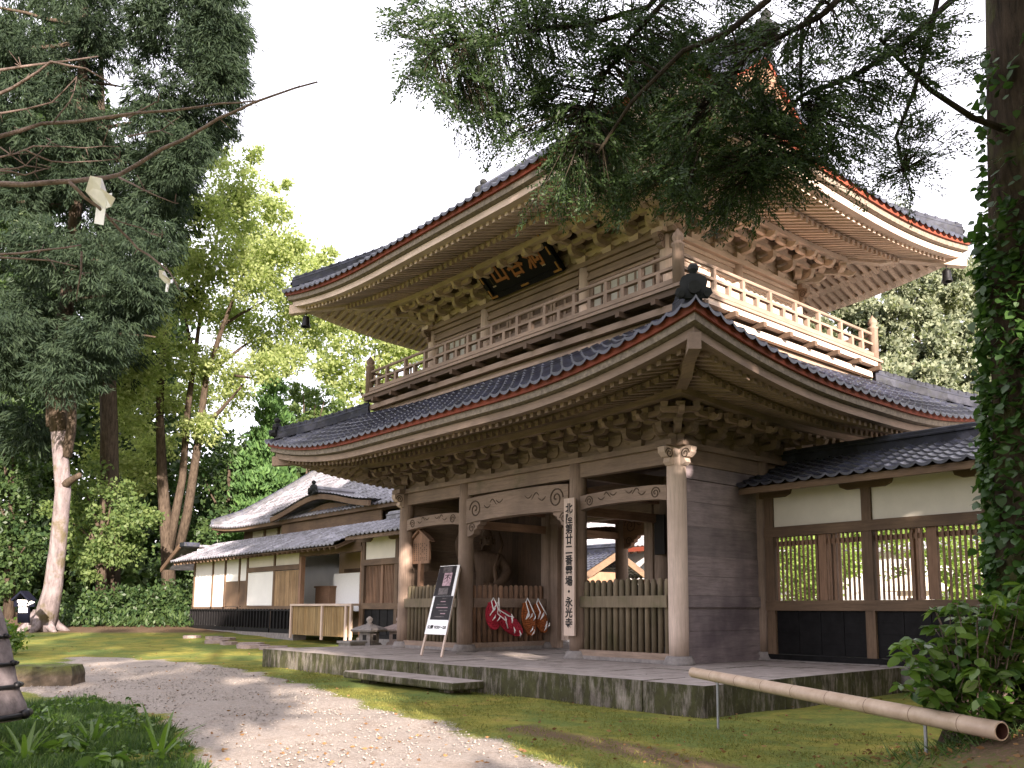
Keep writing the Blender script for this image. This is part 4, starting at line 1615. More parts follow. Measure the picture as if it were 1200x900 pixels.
# counter
ctr = empty('reception_counter', (-17.5, 2.2, 0), 'open reception counter faced with yellow reed matting under the pent roof', 'counter')
c0, c1 = -19.75, -15.4
reeds(c0, c1, 2.15, .02, 1.02, 'reed_front', M_REEDY, ctr)
MB().box(c0 - .05, c1 + .05, 2.05, 2.9, 1.03, 1.1).build('counter_top', WOODS['palex'], ctr)
for x in (c0, -17.4, c1 - .35, c1 - .02):
    MB().box(x - .05, x + .05, 2.06, 2.12, -.1, 1.029).build('counter_post', WOODS['palez'], ctr)
for x in (c0 - .04, c1 + .06):
    MB().box(x - .08, x + .08, Y - .08, Y + .08, .0, 2.95).build('side_post', WOODS['redz'], ctr)
MB().box(c0 - .1, c1 + .1, Y - .1, Y + .1, 2.8, 2.96).build('head_beam', WOODS['framex'], ctr)
M_BEIGE = plain('beige_wall', (0.42, 0.31, 0.22), 0.9, .06, 3)
MB().box(c0 - .6, c1 + .1, 4.2, 4.28, 0, 3.2).build('back_wall', M_BEIGE, ctr)
MB().box(c0 - .1, c1 + .1, 2.46, 4.2, 3.06, 3.1).build('inner_ceiling', WOODS['framex'], ctr)
for x in (-18.05,):
    MB().box(x - .07, x + .07, 4.08, 4.19, 0, 3.05).build('inner_post', WOODS['framez'], ctr)
MB().box(c0, c1, 4.1, 4.19, 2.28, 2.4).build('inner_rail', WOODS['framex'], ctr)
cb = MB().box(-20.4, -19.3, 3.3, 3.75, .02, 1.7)
cb.box(-20.45, -19.25, 3.26, 3.78, 1.7, 1.76)
tag(cb.build('cabinet', WOODS['redx']), 'low reddish brown cabinet inside the reception counter', 'cabinet')
tag(MB().box(-19.5, -17.6, 3.56, 3.62, .85, 2.2).build('white_board', M_PAPER), 'blank white board standing inside the counter opening', 'board')

# flat stones along the office front
for k in range(13):
    x = -23.5 + k * .95 + random.uniform(-.2, .2); y = .2 + random.uniform(-.5, .4) - .02 * k
    n = 7
    r0 = random.uniform(.25, .5)
    poly = [(r0 * random.uniform(.75, 1.2) * math.cos(2 * math.pi * i / n) * 1.3, r0 * random.uniform(.75, 1.2) * math.sin(2 * math.pi * i / n)) for i in range(n)]
    z = gz(x, y)
    o = MB().prism(poly, (x, y, z + .02), (1, 0, 0), (0, 1, 0), (0, 0, 1), .16).build('edging_stone', M_PINKSTONE)
    tag(o, 'low irregular edging stone on the moss before the office', 'stone', 'edging stones before the office')

# ------------------------------------------------------------------ courtyard beyond the gate
def tiled_house(name, label, cat, x0, x1, y0, y1, ze, zr_, wallm, tile, fascia, ov=.9):
    r = empty(name, ((x0 + x1) / 2, (y0 + y1) / 2, 0), label, cat)
    MB().box(x0, x1, y0, y1, -.2, ze + .25).build('wall', wallm, r)
    ym = (y0 + y1) / 2
    mb = MB()
    pantile_plane(mb, x0 - ov, x1 + ov, y0 - ov, ze, ym, zr_, .3, .3)
    pantile_plane(mb, x0 - ov, x1 + ov, y1 + ov, ze, ym, zr_, .3, .3)
    rf = mb.build('roof', tile, r)
    MB().sweep([(a * 1.4, b * 1.6) for a, b in RIDGE], [(x0 - ov, ym, zr_), (x1 + ov, ym, zr_)]).build('ridge', tile, rf)
    f = MB().box(x0 - ov, x1 + ov, y0 - ov - .03, y0 - ov + .03, ze - .28, ze - .05)
    f.box(x0 - ov, x1 + ov, y1 + ov - .03, y1 + ov + .03, ze - .28, ze - .05)
    f.build('eave_fascia', fascia, rf)
    for x in (x0 - ov, x1 + ov):
        for s in (-1, 1):
            MB().bar((x, ym + s * (y1 - ym + ov), ze - .15), (x, ym, zr_ - .15), .08, .32).build('barge_board', WOODS['framey'], rf)
    ra = MB()
    k = x0 - ov + .2
    while k < x1 + ov:
        ra.bar((k, y0 - ov + .1, ze - .32), (k, y0 + .1, ze - .05), .1, .12)
        k += .5
    ra.build('eave_rafters', WOODS['redy'], rf)
    return r


tiled_house('worship_hall', 'pale roofed temple hall with a reddish eave seen through the gate', 'hall', -34, -20.6, 22, 30, 4.15, 6.3, M_WHITE, M_TILEW, M_FASCIA)
tiled_house('side_hall', 'low hall with bluish tiles seen through the right gate bay', 'hall', -30, -20.9, 17.5, 20.6, 2.5, 3.75, WOODS['redz'], M_TILE, WOODS['redx'])
yw = empty('courtyard_wall', (-17, 22, 0), 'white plastered courtyard wall capped with tiles behind the gate', 'wall')
MB().box(-20.2, 9, 21.8, 22.1, -.2, 3.25).build('wall', M_WHITE, yw)
mb = MB(); pantile_plane(mb, -20.3, 9, 21.4, 3.25, 21.95, 3.6, .3, .3); pantile_plane(mb, -20.3, 9, 22.5, 3.25, 21.95, 3.6, .3, .3)
mb.build('tile_cap', M_TILEW, yw)
gb = empty('bell_house', (-19, 26, 0), 'brown gabled roof rising behind the white courtyard wall', 'building')
MB().box(-21, -16.6, 25, 28, -.2, 4.0).build('wall', WOODS['redz'], gb)
mb = MB()
for s in (-1, 1):
    mb.hexa([(-18.8 + s * a, yy, z + k) for (a, z) in ((0, 6.0), (3.6, 3.5)) for yy in (24.2, 28.6) for k in (0, .25)])
mb.build('roof', WOODS['darky'], gb)


def stone_lantern(loc, h, label, group=None, m=M_STONE, parts_only=False):
    """low garden lantern: splayed foot, fire box with a window, wide roof, jewel"""
    r = empty('stone_lantern', loc, label, 'stone lantern', group)
    k = h / 1.0
    x, y, z = loc

    def fr(z0, z1, a, b, nm, par=r, mm=m, n=4):
        mb = MB()
        pts = [[(x + rr * k * math.cos(math.pi / 4 + 2 * math.pi * i / n + .35), y + rr * k * math.sin(math.pi / 4 + 2 * math.pi * i / n + .35), z + zz * k) for i in range(n)] for zz, rr in zip(np.linspace(z0, z1, len(a)), a)]
        v = [p for q in pts for p in q]
        f = [(i * n + j, i * n + (j + 1) % n, (i + 1) * n + (j + 1) % n, (i + 1) * n + j) for i in range(len(a) - 1) for j in range(n)]
        f += [tuple(range(n))[::-1], tuple((len(a) - 1) * n + j for j in range(n))]
        mb.add(v, f)
        return mb.build(nm, mm, par)
    fr(0, .34, [.30, .33, .34, .30], 0, 'foot')
    fr(.34, .62, [.24, .25, .235], 0, 'fire_box')
    d = Vector((CAM[0] - x, CAM[1] - y, 0)).normalized()
    for a in (0.35, 0.35 - math.pi / 2):
        dd = Vector((math.cos(a), math.sin(a), 0))
        c = Vector((x, y, z + .48 * k)) + dd * .166 * k
        MB().bar(c - dd * .03 * k, c + dd * .012 * k, .12 * k, .13 * k).build('window', M_INK, r)
    fr(.62, .80, [.44, .47, .40, .26, .12], 0, 'roof')
    MB().lathe([(.07 * k, .78 * k), (.085 * k, .82 * k), (.05 * k, .85 * k), (.085 * k, .9 * k), (.08 * k, .95 * k), (.02 * k, 1.0 * k)], (x, y, z), 12).build('jewel', m, r, True)
    return r


p = atd(432, 764, 24.5); stone_lantern((p[0], p[1], gz(p[0], p[1])), 1.12, 'left of two small stone lanterns beside the gate', 'small stone lanterns')
p = atd(467, 764, 24.9); stone_lantern((p[0], p[1], gz(p[0], p[1])), 1.12, 'small stone lantern partly hidden by the leftmost gate pillar', 'small stone lanterns', M_PINKSTONE)
p = atd(412, 764, 23.6)
z0 = gz(p[0], p[1])
tr = MB().box(p[0] - .33, p[0] + .33, p[1] - .22, p[1] + .22, z0 - .05, z0 + .42)
tr.box(p[0] - .37, p[0] + .37, p[1] - .26, p[1] + .26, z0 + .421, z0 + .48)
tr = tr.build('stone_plinth', M_STONE)
tag(tr, 'square grey stone plinth left of the small lanterns', 'plinth')
p = at(1070, 660, 'y', 12)
stone_lantern((p[0], p[1], -.1), 2.5, 'pale stone lantern in the bright courtyard seen through the lattice', None, M_PLASTER)

# ------------------------------------------------------------------ small things on and around the gate
# name plaque under the upper eave
pl0, pl1 = np.array([-4.36, .14, 8.2]), np.array([-4.36, -.5, 8.8])
u = Vector((1, 0, 0)); v = Vector(pl1 - pl0).normalized(); n = u.cross(v)
ctrp = Vector((pl0 + pl1) / 2) + n * .05
hw_, hh_ = 1.12, .47
plq = empty('name_plaque', ctrp, 'black temple name plaque with gilded corners under the upper eave', 'plaque')


def pbox(cu, cv, su, sv, d0, d1, m, nm, par, mb=None):
    pts = [ctrp + u * (cu + a * su) + v * (cv + b * sv) + n * d for a in (-1, 1) for b in (-1, 1) for d in (d0, d1)]
    if mb is not None:
        return mb.hexa(pts)
    return MB().hexa(pts).build(nm, m, par)


pbox(0, 0, hw_, hh_, -.04, .03, M_LACQ, 'board', plq)
fr = MB()
for (cu, cv, su, sv) in ((0, hh_, hw_ + .1, .06), (0, -hh_, hw_ + .1, .06), (hw_ + .04, 0, .06, hh_ - .061), (-hw_ - .04, 0, .06, hh_ - .061)):
    pbox(cu, cv, su, sv, -.05, .07, None, '', None, fr)
fr.build('frame', M_LACQ, plq)
gl = MB()
for sx in (-1, 1):
    for sy in (-1, 1):
        pbox(sx * (hw_ - .03), sy * (hh_ + .0), .12, .022, .071, .08, None, '', None, gl)
        pbox(sx * (hw_ + .04), sy * (hh_ - .1), .022, .1, .071, .08, None, '', None, gl)
pbox(0, hh_, .13, .022, .071, .08, None, '', None, gl); pbox(0, -hh_, .13, .022, .071, .08, None, '', None, gl)
pbox(hw_ + .04, 0, .022, .1, .071, .08, None, '', None, gl); pbox(-hw_ - .04, 0, .022, .1, .071, .08, None, '', None, gl)
gl.build('gilt_fitting', M_GOLD, plq)
for ch, cu in (('洞', .62), ('谷', .0), ('山', -.58)):
    text_obj(ch, .54, 'character', M_GLYPH, plq, plane_matrix(ctrp + u * cu - v * .02 + n * .034, u, v), .006, bold=.012)
text_obj('永平丘山', .12, 'signature', M_CARVE, plq, plane_matrix(ctrp - u * .93 + n * .034, u, v), .003, True) if False else pbox(-.93, 0, .012, .22, .031, .036, M_CARVE, 'signature', plq)

# wind bells on the upper roof corners
bell_lab = {('f', -1): 'bronze wind bell under the far left corner of the upper eave', ('f', 1): 'bronze wind bell under the near corner of the upper eave',
            ('b', -1): 'bronze wind bell under the right rear corner of the upper eave'}
for (sd, sg), lab in bell_lab.items():
    hw = RU.sides[sd][3]
    o_ = RU.E - .42
    q = RU.P(sd, sg * (hw + o_), o_, RU.zt - .52)
    b = MB().lathe([(.02, -.10), (.075, -.11), (.09, -.16), (.10, -.3), (.12, -.36), (.13, -.385), (.105, -.385), (.09, -.3), (.01, -.13)], q, 12)
    b = b.build('wind_bell', M_IRON, None, True)
    MB().tube([q + Vector((0, 0, .03)), q + Vector((0, 0, -.11))], .014, 6).build('hook', M_IRON, b)
    MB().tube([q + Vector((0, 0, -.16)), q + Vector((0, 0, -.45))], .012, 6).build('clapper', M_IRON, b)
    tag(b, lab, 'bell', 'wind bells on the upper roof')

# long vertical name board on the third pillar
vb = empty('name_board', (-2.45, -.3, 1.8), 'tall narrow wooden name board with black brush lettering on a pillar', 'sign')
bxm = MB().box(-2.64, -2.34, -.30, -.255, .44, 3.1)
bxm.build('board', WOODS['palez'], vb)
MB().box(-2.56, -2.42, -.254, -.17, .8, .95).box(-2.56, -2.42, -.254, -.17, 2.6, 2.75).build('bracket', WOODS['oldx'], vb)
text_obj('北陸第廿二番霊場・永光寺', .205, 'lettering', M_INK, vb, plane_matrix((-2.49, -.302, 1.79), (1, 0, 0), (0, 0, 1)), .003, True, .985, bold=.006)

# roofed notice board leaning behind the first picket fence
kb = empty('notice_board', (-7.85, .35, 0), 'small gabled wooden notice board on a post in the left bay', 'notice board')
kx, ky = -7.9, .24
kc = at(497, 640, 'y', ky)
kx = float(kc[0])
MB().prism([(-.42, 2.05), (.42, 2.05), (.42, 2.58), (0, 2.83), (-.42, 2.58)], (kx, ky - .1, 0), (1, 0, 0), (0, 0, 1), (0, 1, 0), .05).build('board', WOODS['redz'], kb)
MB().bar((kx - .5, ky - .1, 2.58), (kx + .012, ky - .1, 2.9), .16, .05).bar((kx + .5, ky - .1, 2.58), (kx - .012, ky - .1, 2.9), .16, .05).build('roof', WOODS['redx'], kb)
MB().box(kx - .06, kx + .06, ky - .13, ky - .03, .15, 2.049).build('post', WOODS['redz'], kb)
mb = MB()
for c in range(8):
    for k in range(9):
        if random.random() < .8:
            mb.box(kx - .34 + c * .09, kx - .31 + c * .09, ky - .128, ky - .126, 2.12 + k * .05, 2.155 + k * .05)
mb.build('lettering', WOODS['darkz'], kb)

# leaning poster stand
ps = empty('poster_stand', (-6.9, -.6, 0), 'black and white poster on a leaning wooden stand beside a pillar', 'poster stand')
bl, br = at(490, 768, 'z', 0), at(519, 771, 'z', 0)
tl = at(519, 661, 'y', -.14); tr_ = at(537, 662, 'y', -.14)
b0 = Vector((bl + br) / 2); t0 = Vector((tl + tr_) / 2)
wu = Vector((1, -.06, 0)).normalized()
half = .43
hgt = (t0 - b0).length
vv = (t0 - b0).normalized()
vv = (vv - wu * vv.dot(wu) * .0).normalized()
nn = wu.cross(vv).normalized()


def sbox(cu, cv, su, sv, d0, d1, m, nm, par=ps):
    pts = [b0 + wu * (cu + a * su) + vv * (cv + b * sv) + nn * d for a in (-1, 1) for b in (-1, 1) for d in (d0, d1)]
    return MB().hexa(pts).build(nm, m, par)


sbox(-half + .03, hgt * .48, .03, hgt * .47, -.04, -.005, WOODS['palez'], 'leg')
sbox(half - .03, hgt * .48, .03, hgt * .47, -.04, -.005, WOODS['palez'], 'leg')
pc = hgt * .60; ph_ = hgt * .385
pst = sbox(0, pc, half, ph_, -.004, .006, M_PAPER, 'panel')
M_PBLACK = plain('poster_black', (0.018, 0.015, 0.018), 0.5, .3, 7)
M_PGREY = plain('poster_photo_grey', (0.12, 0.105, 0.105), 0.5, .75, 9)
M_PPINK = plain('poster_pale_print', (0.5, 0.34, 0.38), 0.6, .3, 12)
sbox(-.05, pc + ph_ * .52, half - .055, ph_ * .46, .0065, .008, M_PBLACK, 'photo_area', pst)
sbox(.04, pc - ph_ * .28, half - .045, ph_ * .335, .0065, .008, M_PBLACK, 'photo_area', pst)
sbox(-.05, pc + ph_ * .86, .2, ph_ * .09, .0085, .0095, M_PGREY, 'photo_face', pst)
sbox(-.05, pc + ph_ * .2, .2, ph_ * .1, .0085, .0095, M_PGREY, 'photo_face', pst)
sbox(.02, pc + ph_ * .56, .17, ph_ * .2, .0085, .0095, M_PPINK, 'photo_card', pst)
text_obj('不', .3, 'brush_mark', M_INK, pst, plane_matrix(b0 + wu * .02 + vv * (pc + ph_ * .58) + nn * .012, wu, vv), .001)
for k in range(7):
    w_ = random.uniform(.08, .26)
    sbox(.04 + random.uniform(-.1, .1), pc - ph_ * (.02 + .085 * k), w_, ph_ * .012, .0085, .0095, M_PPINK if k % 2 else M_PGREY, 'print_line', pst)
text_obj('公開 9/20〜28', .125, 'lettering', M_INK, pst, plane_matrix(b0 + wu * 0 + vv * (pc - ph_ * .82) + nn * .009, wu, vv), .001, bold=.004)


# straw sandals hung on the passage fence
def sandal(c, ang, L_, Wd, m, label, tilt=0.0):
    c = Vector(c)
    r = empty('straw_sandal', c, label, 'straw sandal', 'giant straw sandals on the fence')
    uu = Vector((0, math.sin(ang), math.cos(ang))); ww = Vector((0, math.cos(ang), -math.sin(ang))); oo = Vector((1, 0, 0))
    mb = MB()
    # braided sole: rows of straw rope
    n = 15
    for k in range(n):
        t = (k + .5) / n
        half_ = Wd / 2 * (max(.12, math.sin(math.pi * (0.08 + .84 * t))) ** .55) * (1 + .12 * math.sin(2 * math.pi * t))
        p0 = c + uu * L_ * (t - .5)
        bow = oo * (.10 * math.sin(math.pi * t))
        mb.tube([p0 - ww * half_ + bow * .5, p0 - ww * half_ * .5 + bow + oo * .03, p0 + bow + oo * .035, p0 + ww * half_ * .5 + bow + oo * .03, p0 + ww * half_ + bow * .5], [L_ / n * .45, L_ / n * .62, L_ / n * .62, L_ / n * .62, L_ / n * .45], 7)
    edge = []
    for k in range(25):
        a = 2 * math.pi * k / 24
        edge.append(c + uu * L_ * .5 * math.cos(a) + ww * Wd * .52 * math.sin(a) + oo * (.05 + .02 * math.cos(2 * a)))
    mb.tube(edge, .028, 7)
    mb.build('sole', m, r, True)
    st = MB()
    top_ = c + uu * L_ * .52
    hang = Vector((c.x + .02, top_.y + .04, 1.2))
    for sg in (-1, 1):
        st.tube([hang + Vector((.03, 0, 0)), top_ + oo * .1 + ww * sg * .05, c + uu * L_ * .22 + ww * sg * Wd * .2 + oo * .17, c + uu * L_ * .02 + ww * sg * Wd * .45 + oo * .12], [.01, .012, .016, .012], 7)
    for k in range(5):
        t = random.uniform(-.42, .4)
        q = c + uu * L_ * t + ww * random.uniform(-.3, .3) * Wd + oo * .15
        st.tube([q - uu * .06 - ww * .05, q + oo * .04, q + uu * .05 + ww * .06], [.008, .018, .008], 6)
    st.build('rope_tie', M_PAPER, r, True)
    return r


M_STRAWR = plain('red_straw', (0.42, 0.025, 0.05), 0.85, .25, 30)
M_STRAWB = plain('brown_straw', (0.33, 0.10, 0.03), 0.85, .3, 30)
sx_ = GX_[2] + .2
sandal((sx_, .62, .80), -.15, .62, .36, M_STRAWR, 'broad red straw sandal hanging nearest the pillar')
sandal((sx_ + .05, 1.05, .62), -.95, .85, .34, M_STRAWR, 'red straw sandal swung out with its toe pointing right')
sandal((sx_, 1.68, .72), -.22, .78, .34, M_STRAWB, 'brown straw sandal with white ties, beside the red pair')
sandal((sx_, 2.05, .74), -.35, .72, .32, M_STRAWB, 'brown straw sandal hanging closest to the door post')


# guardian statue in the left bay
def skin_body(name, joints, edges, radii, m, parent=None, sub=2):
    me = bpy.data.meshes.new(name)
    me.from_pydata(joints, edges, [])
    o = bpy.data.objects.new(name, me)
    COL.objects.link(o)
    md = o.modifiers.new('skin', 'SKIN')
    for i, r_ in enumerate(radii):
        me.skin_vertices[0].data[i].radius = (r_, r_) if not isinstance(r_, tuple) else r_
    me.skin_vertices[0].data[0].use_root = True
    sb = o.modifiers.new('sub', 'SUBSURF'); sb.levels = sub; sb.render_levels = sub
    bpy.context.view_layer.update()
    dg = bpy.context.evaluated_depsgraph_get()
    me2 = bpy.data.meshes.new_from_object(o.evaluated_get(dg))
    bpy.data.objects.remove(o)
    return link(name, me2, m, parent, True)


stt = empty('guardian_statue', (-7.45, 1.45, 0), 'carved wooden guardian statue standing in the dark left bay', 'statue')
f = Vector((.86, -.5, 0)); s_ = Vector((.5, .86, 0)); zv = Vector((0, 0, 1))
bo = Vector((-7.45, 1.45, .25))


def J(a, b, c):
    return tuple(bo + s_ * a + f * b + zv * c)


js = [J(0, 0, 1.0), J(0, .06, 1.3), J(0, .1, 1.62), J(0, .1, 1.92), J(0, .13, 2.12), J(0, .16, 2.3), J(0, .17, 2.5), J(0, .08, 2.68),
      J(.3, .08, 1.93), J(.52, .1, 1.62), J(.34, .38, 1.34), J(.1, .46, 1.22),
      J(-.3, .08, 1.96), J(-.62, .1, 1.9), J(-.72, .22, 2.3), J(-.66, .3, 2.52),
      J(.2, 0, .9), J(.26, .1, .5), J(.26, .02, .1), J(.28, .2, .03), J(-.2, 0, .9), J(-.28, .08, .5), J(-.3, 0, .1), J(-.32, .2, .03)]
es = [(0, 1), (1, 2), (2, 3), (3, 4), (4, 5), (5, 6), (6, 7), (3, 8), (8, 9), (9, 10), (10, 11), (3, 12), (12, 13), (13, 14), (14, 15), (0, 16), (16, 17), (17, 18), (18, 19), (0, 20), (20, 21), (21, 22), (22, 23)]
rd = [.3, .27, .3, .24, .11, .15, .16, .07, .17, .15, .12, .075, .17, .15, .12, .08, .2, .16, .1, .07, .2, .16, .1, .07]
skin_body('body', js, es, rd, M_STATUE, stt)
for (c, dr) in ((11, -s_), (15, zv)):
    hb = Vector(js[c])
    skin_body('hand', [tuple(hb), tuple(hb + dr * .1)] + [tuple(hb + dr * (.16 + .02 * (k in (1, 2))) + f * .03 + (zv if c == 11 else s_) * (.075 - .05 * k)) for k in range(4)] + [tuple(hb + dr * (.25 + .03 * (k in (1, 2))) + f * (.06 if c == 11 else -.0) + (zv if c == 11 else s_) * (.09 - .06 * k)) for k in range(4)] + [tuple(hb + dr * .08 + (zv if c == 11 else s_) * .11 + f * .05)],
              [(0, 1), (1, 2), (1, 3), (1, 4), (1, 5), (2, 6), (3, 7), (4, 8), (5, 9), (0, 10)], [.065, .06, .026, .026, .026, .024, .02, .02, .02, .018, .028], M_STATUE, stt)
# skirt, scarf and face
mb = MB()
n = 28
rows = []
for k, (zz, rr) in enumerate(((1.18, .3), (.95, .40), (.7, .5), (.45, .58))):
    rows.append([bo + s_ * (rr + .04 * math.sin(i * 2 * math.pi / n * 7) * k / 3) * math.cos(2 * math.pi * i / n) + f * (rr * .8 + .04 * math.sin(i * 2 * math.pi / n * 7 + 1) * k / 3) * math.sin(2 * math.pi * i / n) + zv * zz for i in range(n + 1)])
mb.grid(rows)
mb.tube([J(.28, .2, 2.02), J(.16, .3, 1.7), J(.2, .36, 1.4), J(.12, .42, 1.1), J(.16, .5, .8)], [.05, .055, .05, .05, .04], 8)
mb.tube([J(.3, .0, 2.6), J(.4, 0, 2.3), J(.3, .1, 2.05)], [.03, .045, .05], 8)
mb.build('robe', M_STATUE, stt, True)
mb = MB()
for sg in (-1, 1):
    mb.tube([J(sg * .03, .32, 2.4), J(sg * .1, .31, 2.42)], .022, 6)
    mb.tube([J(sg * .02, .335, 2.44), J(sg * .12, .30, 2.48)], .02, 6)
    mb.tube([J(sg * .165, .16, 2.42), J(sg * .175, .15, 2.28)], .035, 6)
mb.tube([J(0, .33, 2.43), J(0, .37, 2.34)], .03, 6)
mb.tube([J(-.06, .32, 2.27), J(.06, .32, 2.27)], .018, 6)
mb.lathe([(.09, 0), (.1, .08), (.06, .14), (.02, .17)], J(0, .1, 2.66), 10)
mb.build('face', M_STATUE, stt, True)
MB().lathe([(.62, -.25), (.66, -.1), (.56, -.02), (.5, .05)], tuple(bo + zv * .0), 12).build('rock_base', M_STATUE, stt)

# bamboo gutter pole on two iron stakes
pa, pb = atd(812, 788, 10.4), atd(1174, 857, 6.15)
A, B = Vector(pa), Vector(pb)
bam = MB()
L_ = (B - A).length
d_ = (B - A) / L_
nodes = [0, .62, 1.3, 1.95, 2.62, 3.3, 3.98, 4.66, 5.3]
nodes = [x * L_ / 5.75 for x in nodes] + [L_]
pts, rr = [], []
for i, s0 in enumerate(nodes):
    base = .060 + .009 * s0 / L_
    for ds, k in ((-.016, 1.0), (-.006, 1.035), (.0, .97), (.006, 1.03), (.016, 1.0)):
        q = s0 + ds
        if 0 <= q <= L_:
            pts.append(A + d_ * q); rr.append(base * k)
bam.tube(pts, rr, 18, cap=False)
ri = [A + d_ * L_, A + d_ * (L_ - .35)]
o = len(bam.v)
# closed far end and an open ring at the near end
e0 = Vector(A)
bam.tube([A, A + d_ * .01], [.059, .059], 18)
ring_out = bam.v[(len(pts) - 1) * 18:len(pts) * 18]
ring_in = [tuple(B + (Vector(p) - B) * .86) for p in ring_out]
bam.add(ring_out + ring_in, [(k, (k + 1) % 18, 18 + (k + 1) % 18, 18 + k) for k in range(18)])


def f_bamboo(nt, b):
    n = noise(nt, coords(nt, (1, 1, 1)), 7, 5, .7)
    n2 = noise(nt, coords(nt, (1, 1, 1)), 1.6, 3, .6)
    col = ramp(nt, n, [(.3, (.34, .25, .17)), (.7, (.5, .39, .29))])
    col = mixc(nt, ramp(nt, n2, [(.45, (0, 0, 0)), (.7, (.5, .5, .5))]), col, (.42, .3, .24))
    nt.links.new(col, b.inputs['Base Color'])
    b.inputs['Roughness'].default_value = .45


M_BAM = mat('dry_bamboo', f_bamboo)
bo_ = bam.build('bamboo_pole', M_BAM, None, True)
MB().tube([A + d_ * (L_ - .3), A + d_ * (L_ - .29), A + d_ * (L_ - .0005)], [.002, .0588, .0592], 18, cap=False).build('hollow_end', plain('bamboo_inside', (0.06, 0.02, 0.012), .8, .2, 12), bo_)
for i, s0 in enumerate(nodes[1:-1]):
    base = .060 + .009 * s0 / L_
    MB().tube([A + d_ * (s0 - .004), A + d_ * (s0 + .004)], base * 1.012, 18).build('node_ring', plain('bamboo_node', (0.19, 0.13, 0.085), .7, .2, 12) if i == 0 else bpy.data.materials['bamboo_node'], bo_)
tag(bo_, 'long dry bamboo pole sloping over the moss on thin stakes', 'bamboo pole')
for (x, y, lab) in ((840, 796, 'thin metal stake under the far end of the bamboo pole'), (1083, 850, 'thin metal stake under the near end of the bamboo pole')):
    # point along the pole
    best = min(np.linspace(0, 1, 400), key=lambda t: abs((lambda q: PPX + FPX * (q @ _R) / (q @ _fw))(np.array(A + (B - A) * t) - CAM) - x))
    q = A + (B - A) * best
    g = gz(q.x, q.y)
    s0 = MB().tube([(q.x, q.y, g - .15), (q.x + .004, q.y, q.z - .05)], .0145, 8)
    s0.tube([q + Vector((-.06, 0, .0)), q + Vector((-.05, 0, -.045)), q + Vector((0, 0, -.068)), q + Vector((.05, 0, -.045)), q + Vector((.06, 0, 0))], .009, 6)
    tag(s0.build('metal_stake', M_GALV), lab, 'stake', 'stakes under the bamboo pole')

# mossy stone block at the left
q0, q1 = atd(-30, 804, 13.5), atd(80, 804, 13.5)
zb_ = gz(q1[0], q1[1])
q0 = at(0, 805, 'z', -.41); q1 = at(82, 804, 'z', -.41)
bx1 = Vector(q1); ux = Vector((q1 - at(-60, 806, 'z', -.41))).normalized(); uy = Vector((-ux.y, ux.x, 0))
Lb = 1.75
blkv = []
me_b = MB()
nxs, nys, nzs = 14, 7, 5
def bp(i, j, k):
    a = i / nxs; b = j / nys; c = k / nzs
    e = .05 * (1 - c) if True else 0
    rx = .06 if k == nzs else 0
    jit = Vector((math.sin(i * 3.1 + j * 2 + k), math.cos(i * 2.3 + k * 1.7), math.sin(j * 2.9 + i))) * .014
    return bx1 - ux * (Lb * (1 - a) - e * (2 * a - 1)) + uy * (.62 * b + e * (2 * b - 1) - (0.015 if k == nzs else 0) * (2 * b - 1)) + Vector((0, 0, -.06 + .40 * c)) + jit
V_, F_ = [], []
def face(fn, a, b, flip):
    o = len(V_)
    for i in range(a + 1):
        for j in range(b + 1):
            V_.append(fn(i, j))
    for i in range(a):
        for j in range(b):
            q = (o + i * (b + 1) + j, o + (i + 1) * (b + 1) + j, o + (i + 1) * (b + 1) + j + 1, o + i * (b + 1) + j + 1)
            F_.append(q[::-1] if flip else q)
face(lambda i, j: bp(i, j, nzs), nxs, nys, False)
face(lambda i, j: bp(i, 0, j), nxs, nzs, False)
face(lambda i, j: bp(i, nys, j), nxs, nzs, True)
face(lambda i, j: bp(nxs, i, j), nys, nzs, False)
face(lambda i, j: bp(0, i, j), nys, nzs, True)
me_b.add(V_, F_)


def f_block(nt, b):
    n = noise(nt, coords(nt), 5, 7, .72)
    geo = nd(nt, 'ShaderNodeNewGeometry'); sep = nd(nt, 'ShaderNodeSeparateXYZ')
    nt.links.new(coords(nt), sep.inputs[0])
    col = ramp(nt, n, [(.3, (.035, .03, .02)), (.55, (.10, .075, .05)), (.75, (.18, .14, .105))])
    mh = nd(nt, 'ShaderNodeMapRange'); mh.inputs[1].default_value = -.24; mh.inputs[2].default_value = -.08
    nt.links.new(sep.outputs[2], mh.inputs[0])
    ad = nd(nt, 'ShaderNodeMath', operation='MULTIPLY')
    nt.links.new(mh.outputs[0], ad.inputs[0]); nt.links.new(ramp(nt, n, [(.3, (.3, .3, .3)), (.55, (1, 1, 1))]), ad.inputs[1])
    col = mixc(nt, ad.outputs[0], col, ramp(nt, n, [(.35, (.05, .06, .012)), (.7, (.12, .135, .03))]))
    nt.links.new(col, b.inputs['Base Color'])
    b.inputs['Roughness'].default_value = .95
    bump(nt, b, n, .7, .03)


tag(me_b.build('stone_block', mat('mossy_block', f_block), None), 'long low stone block with a mossy top beside the path', 'stone')

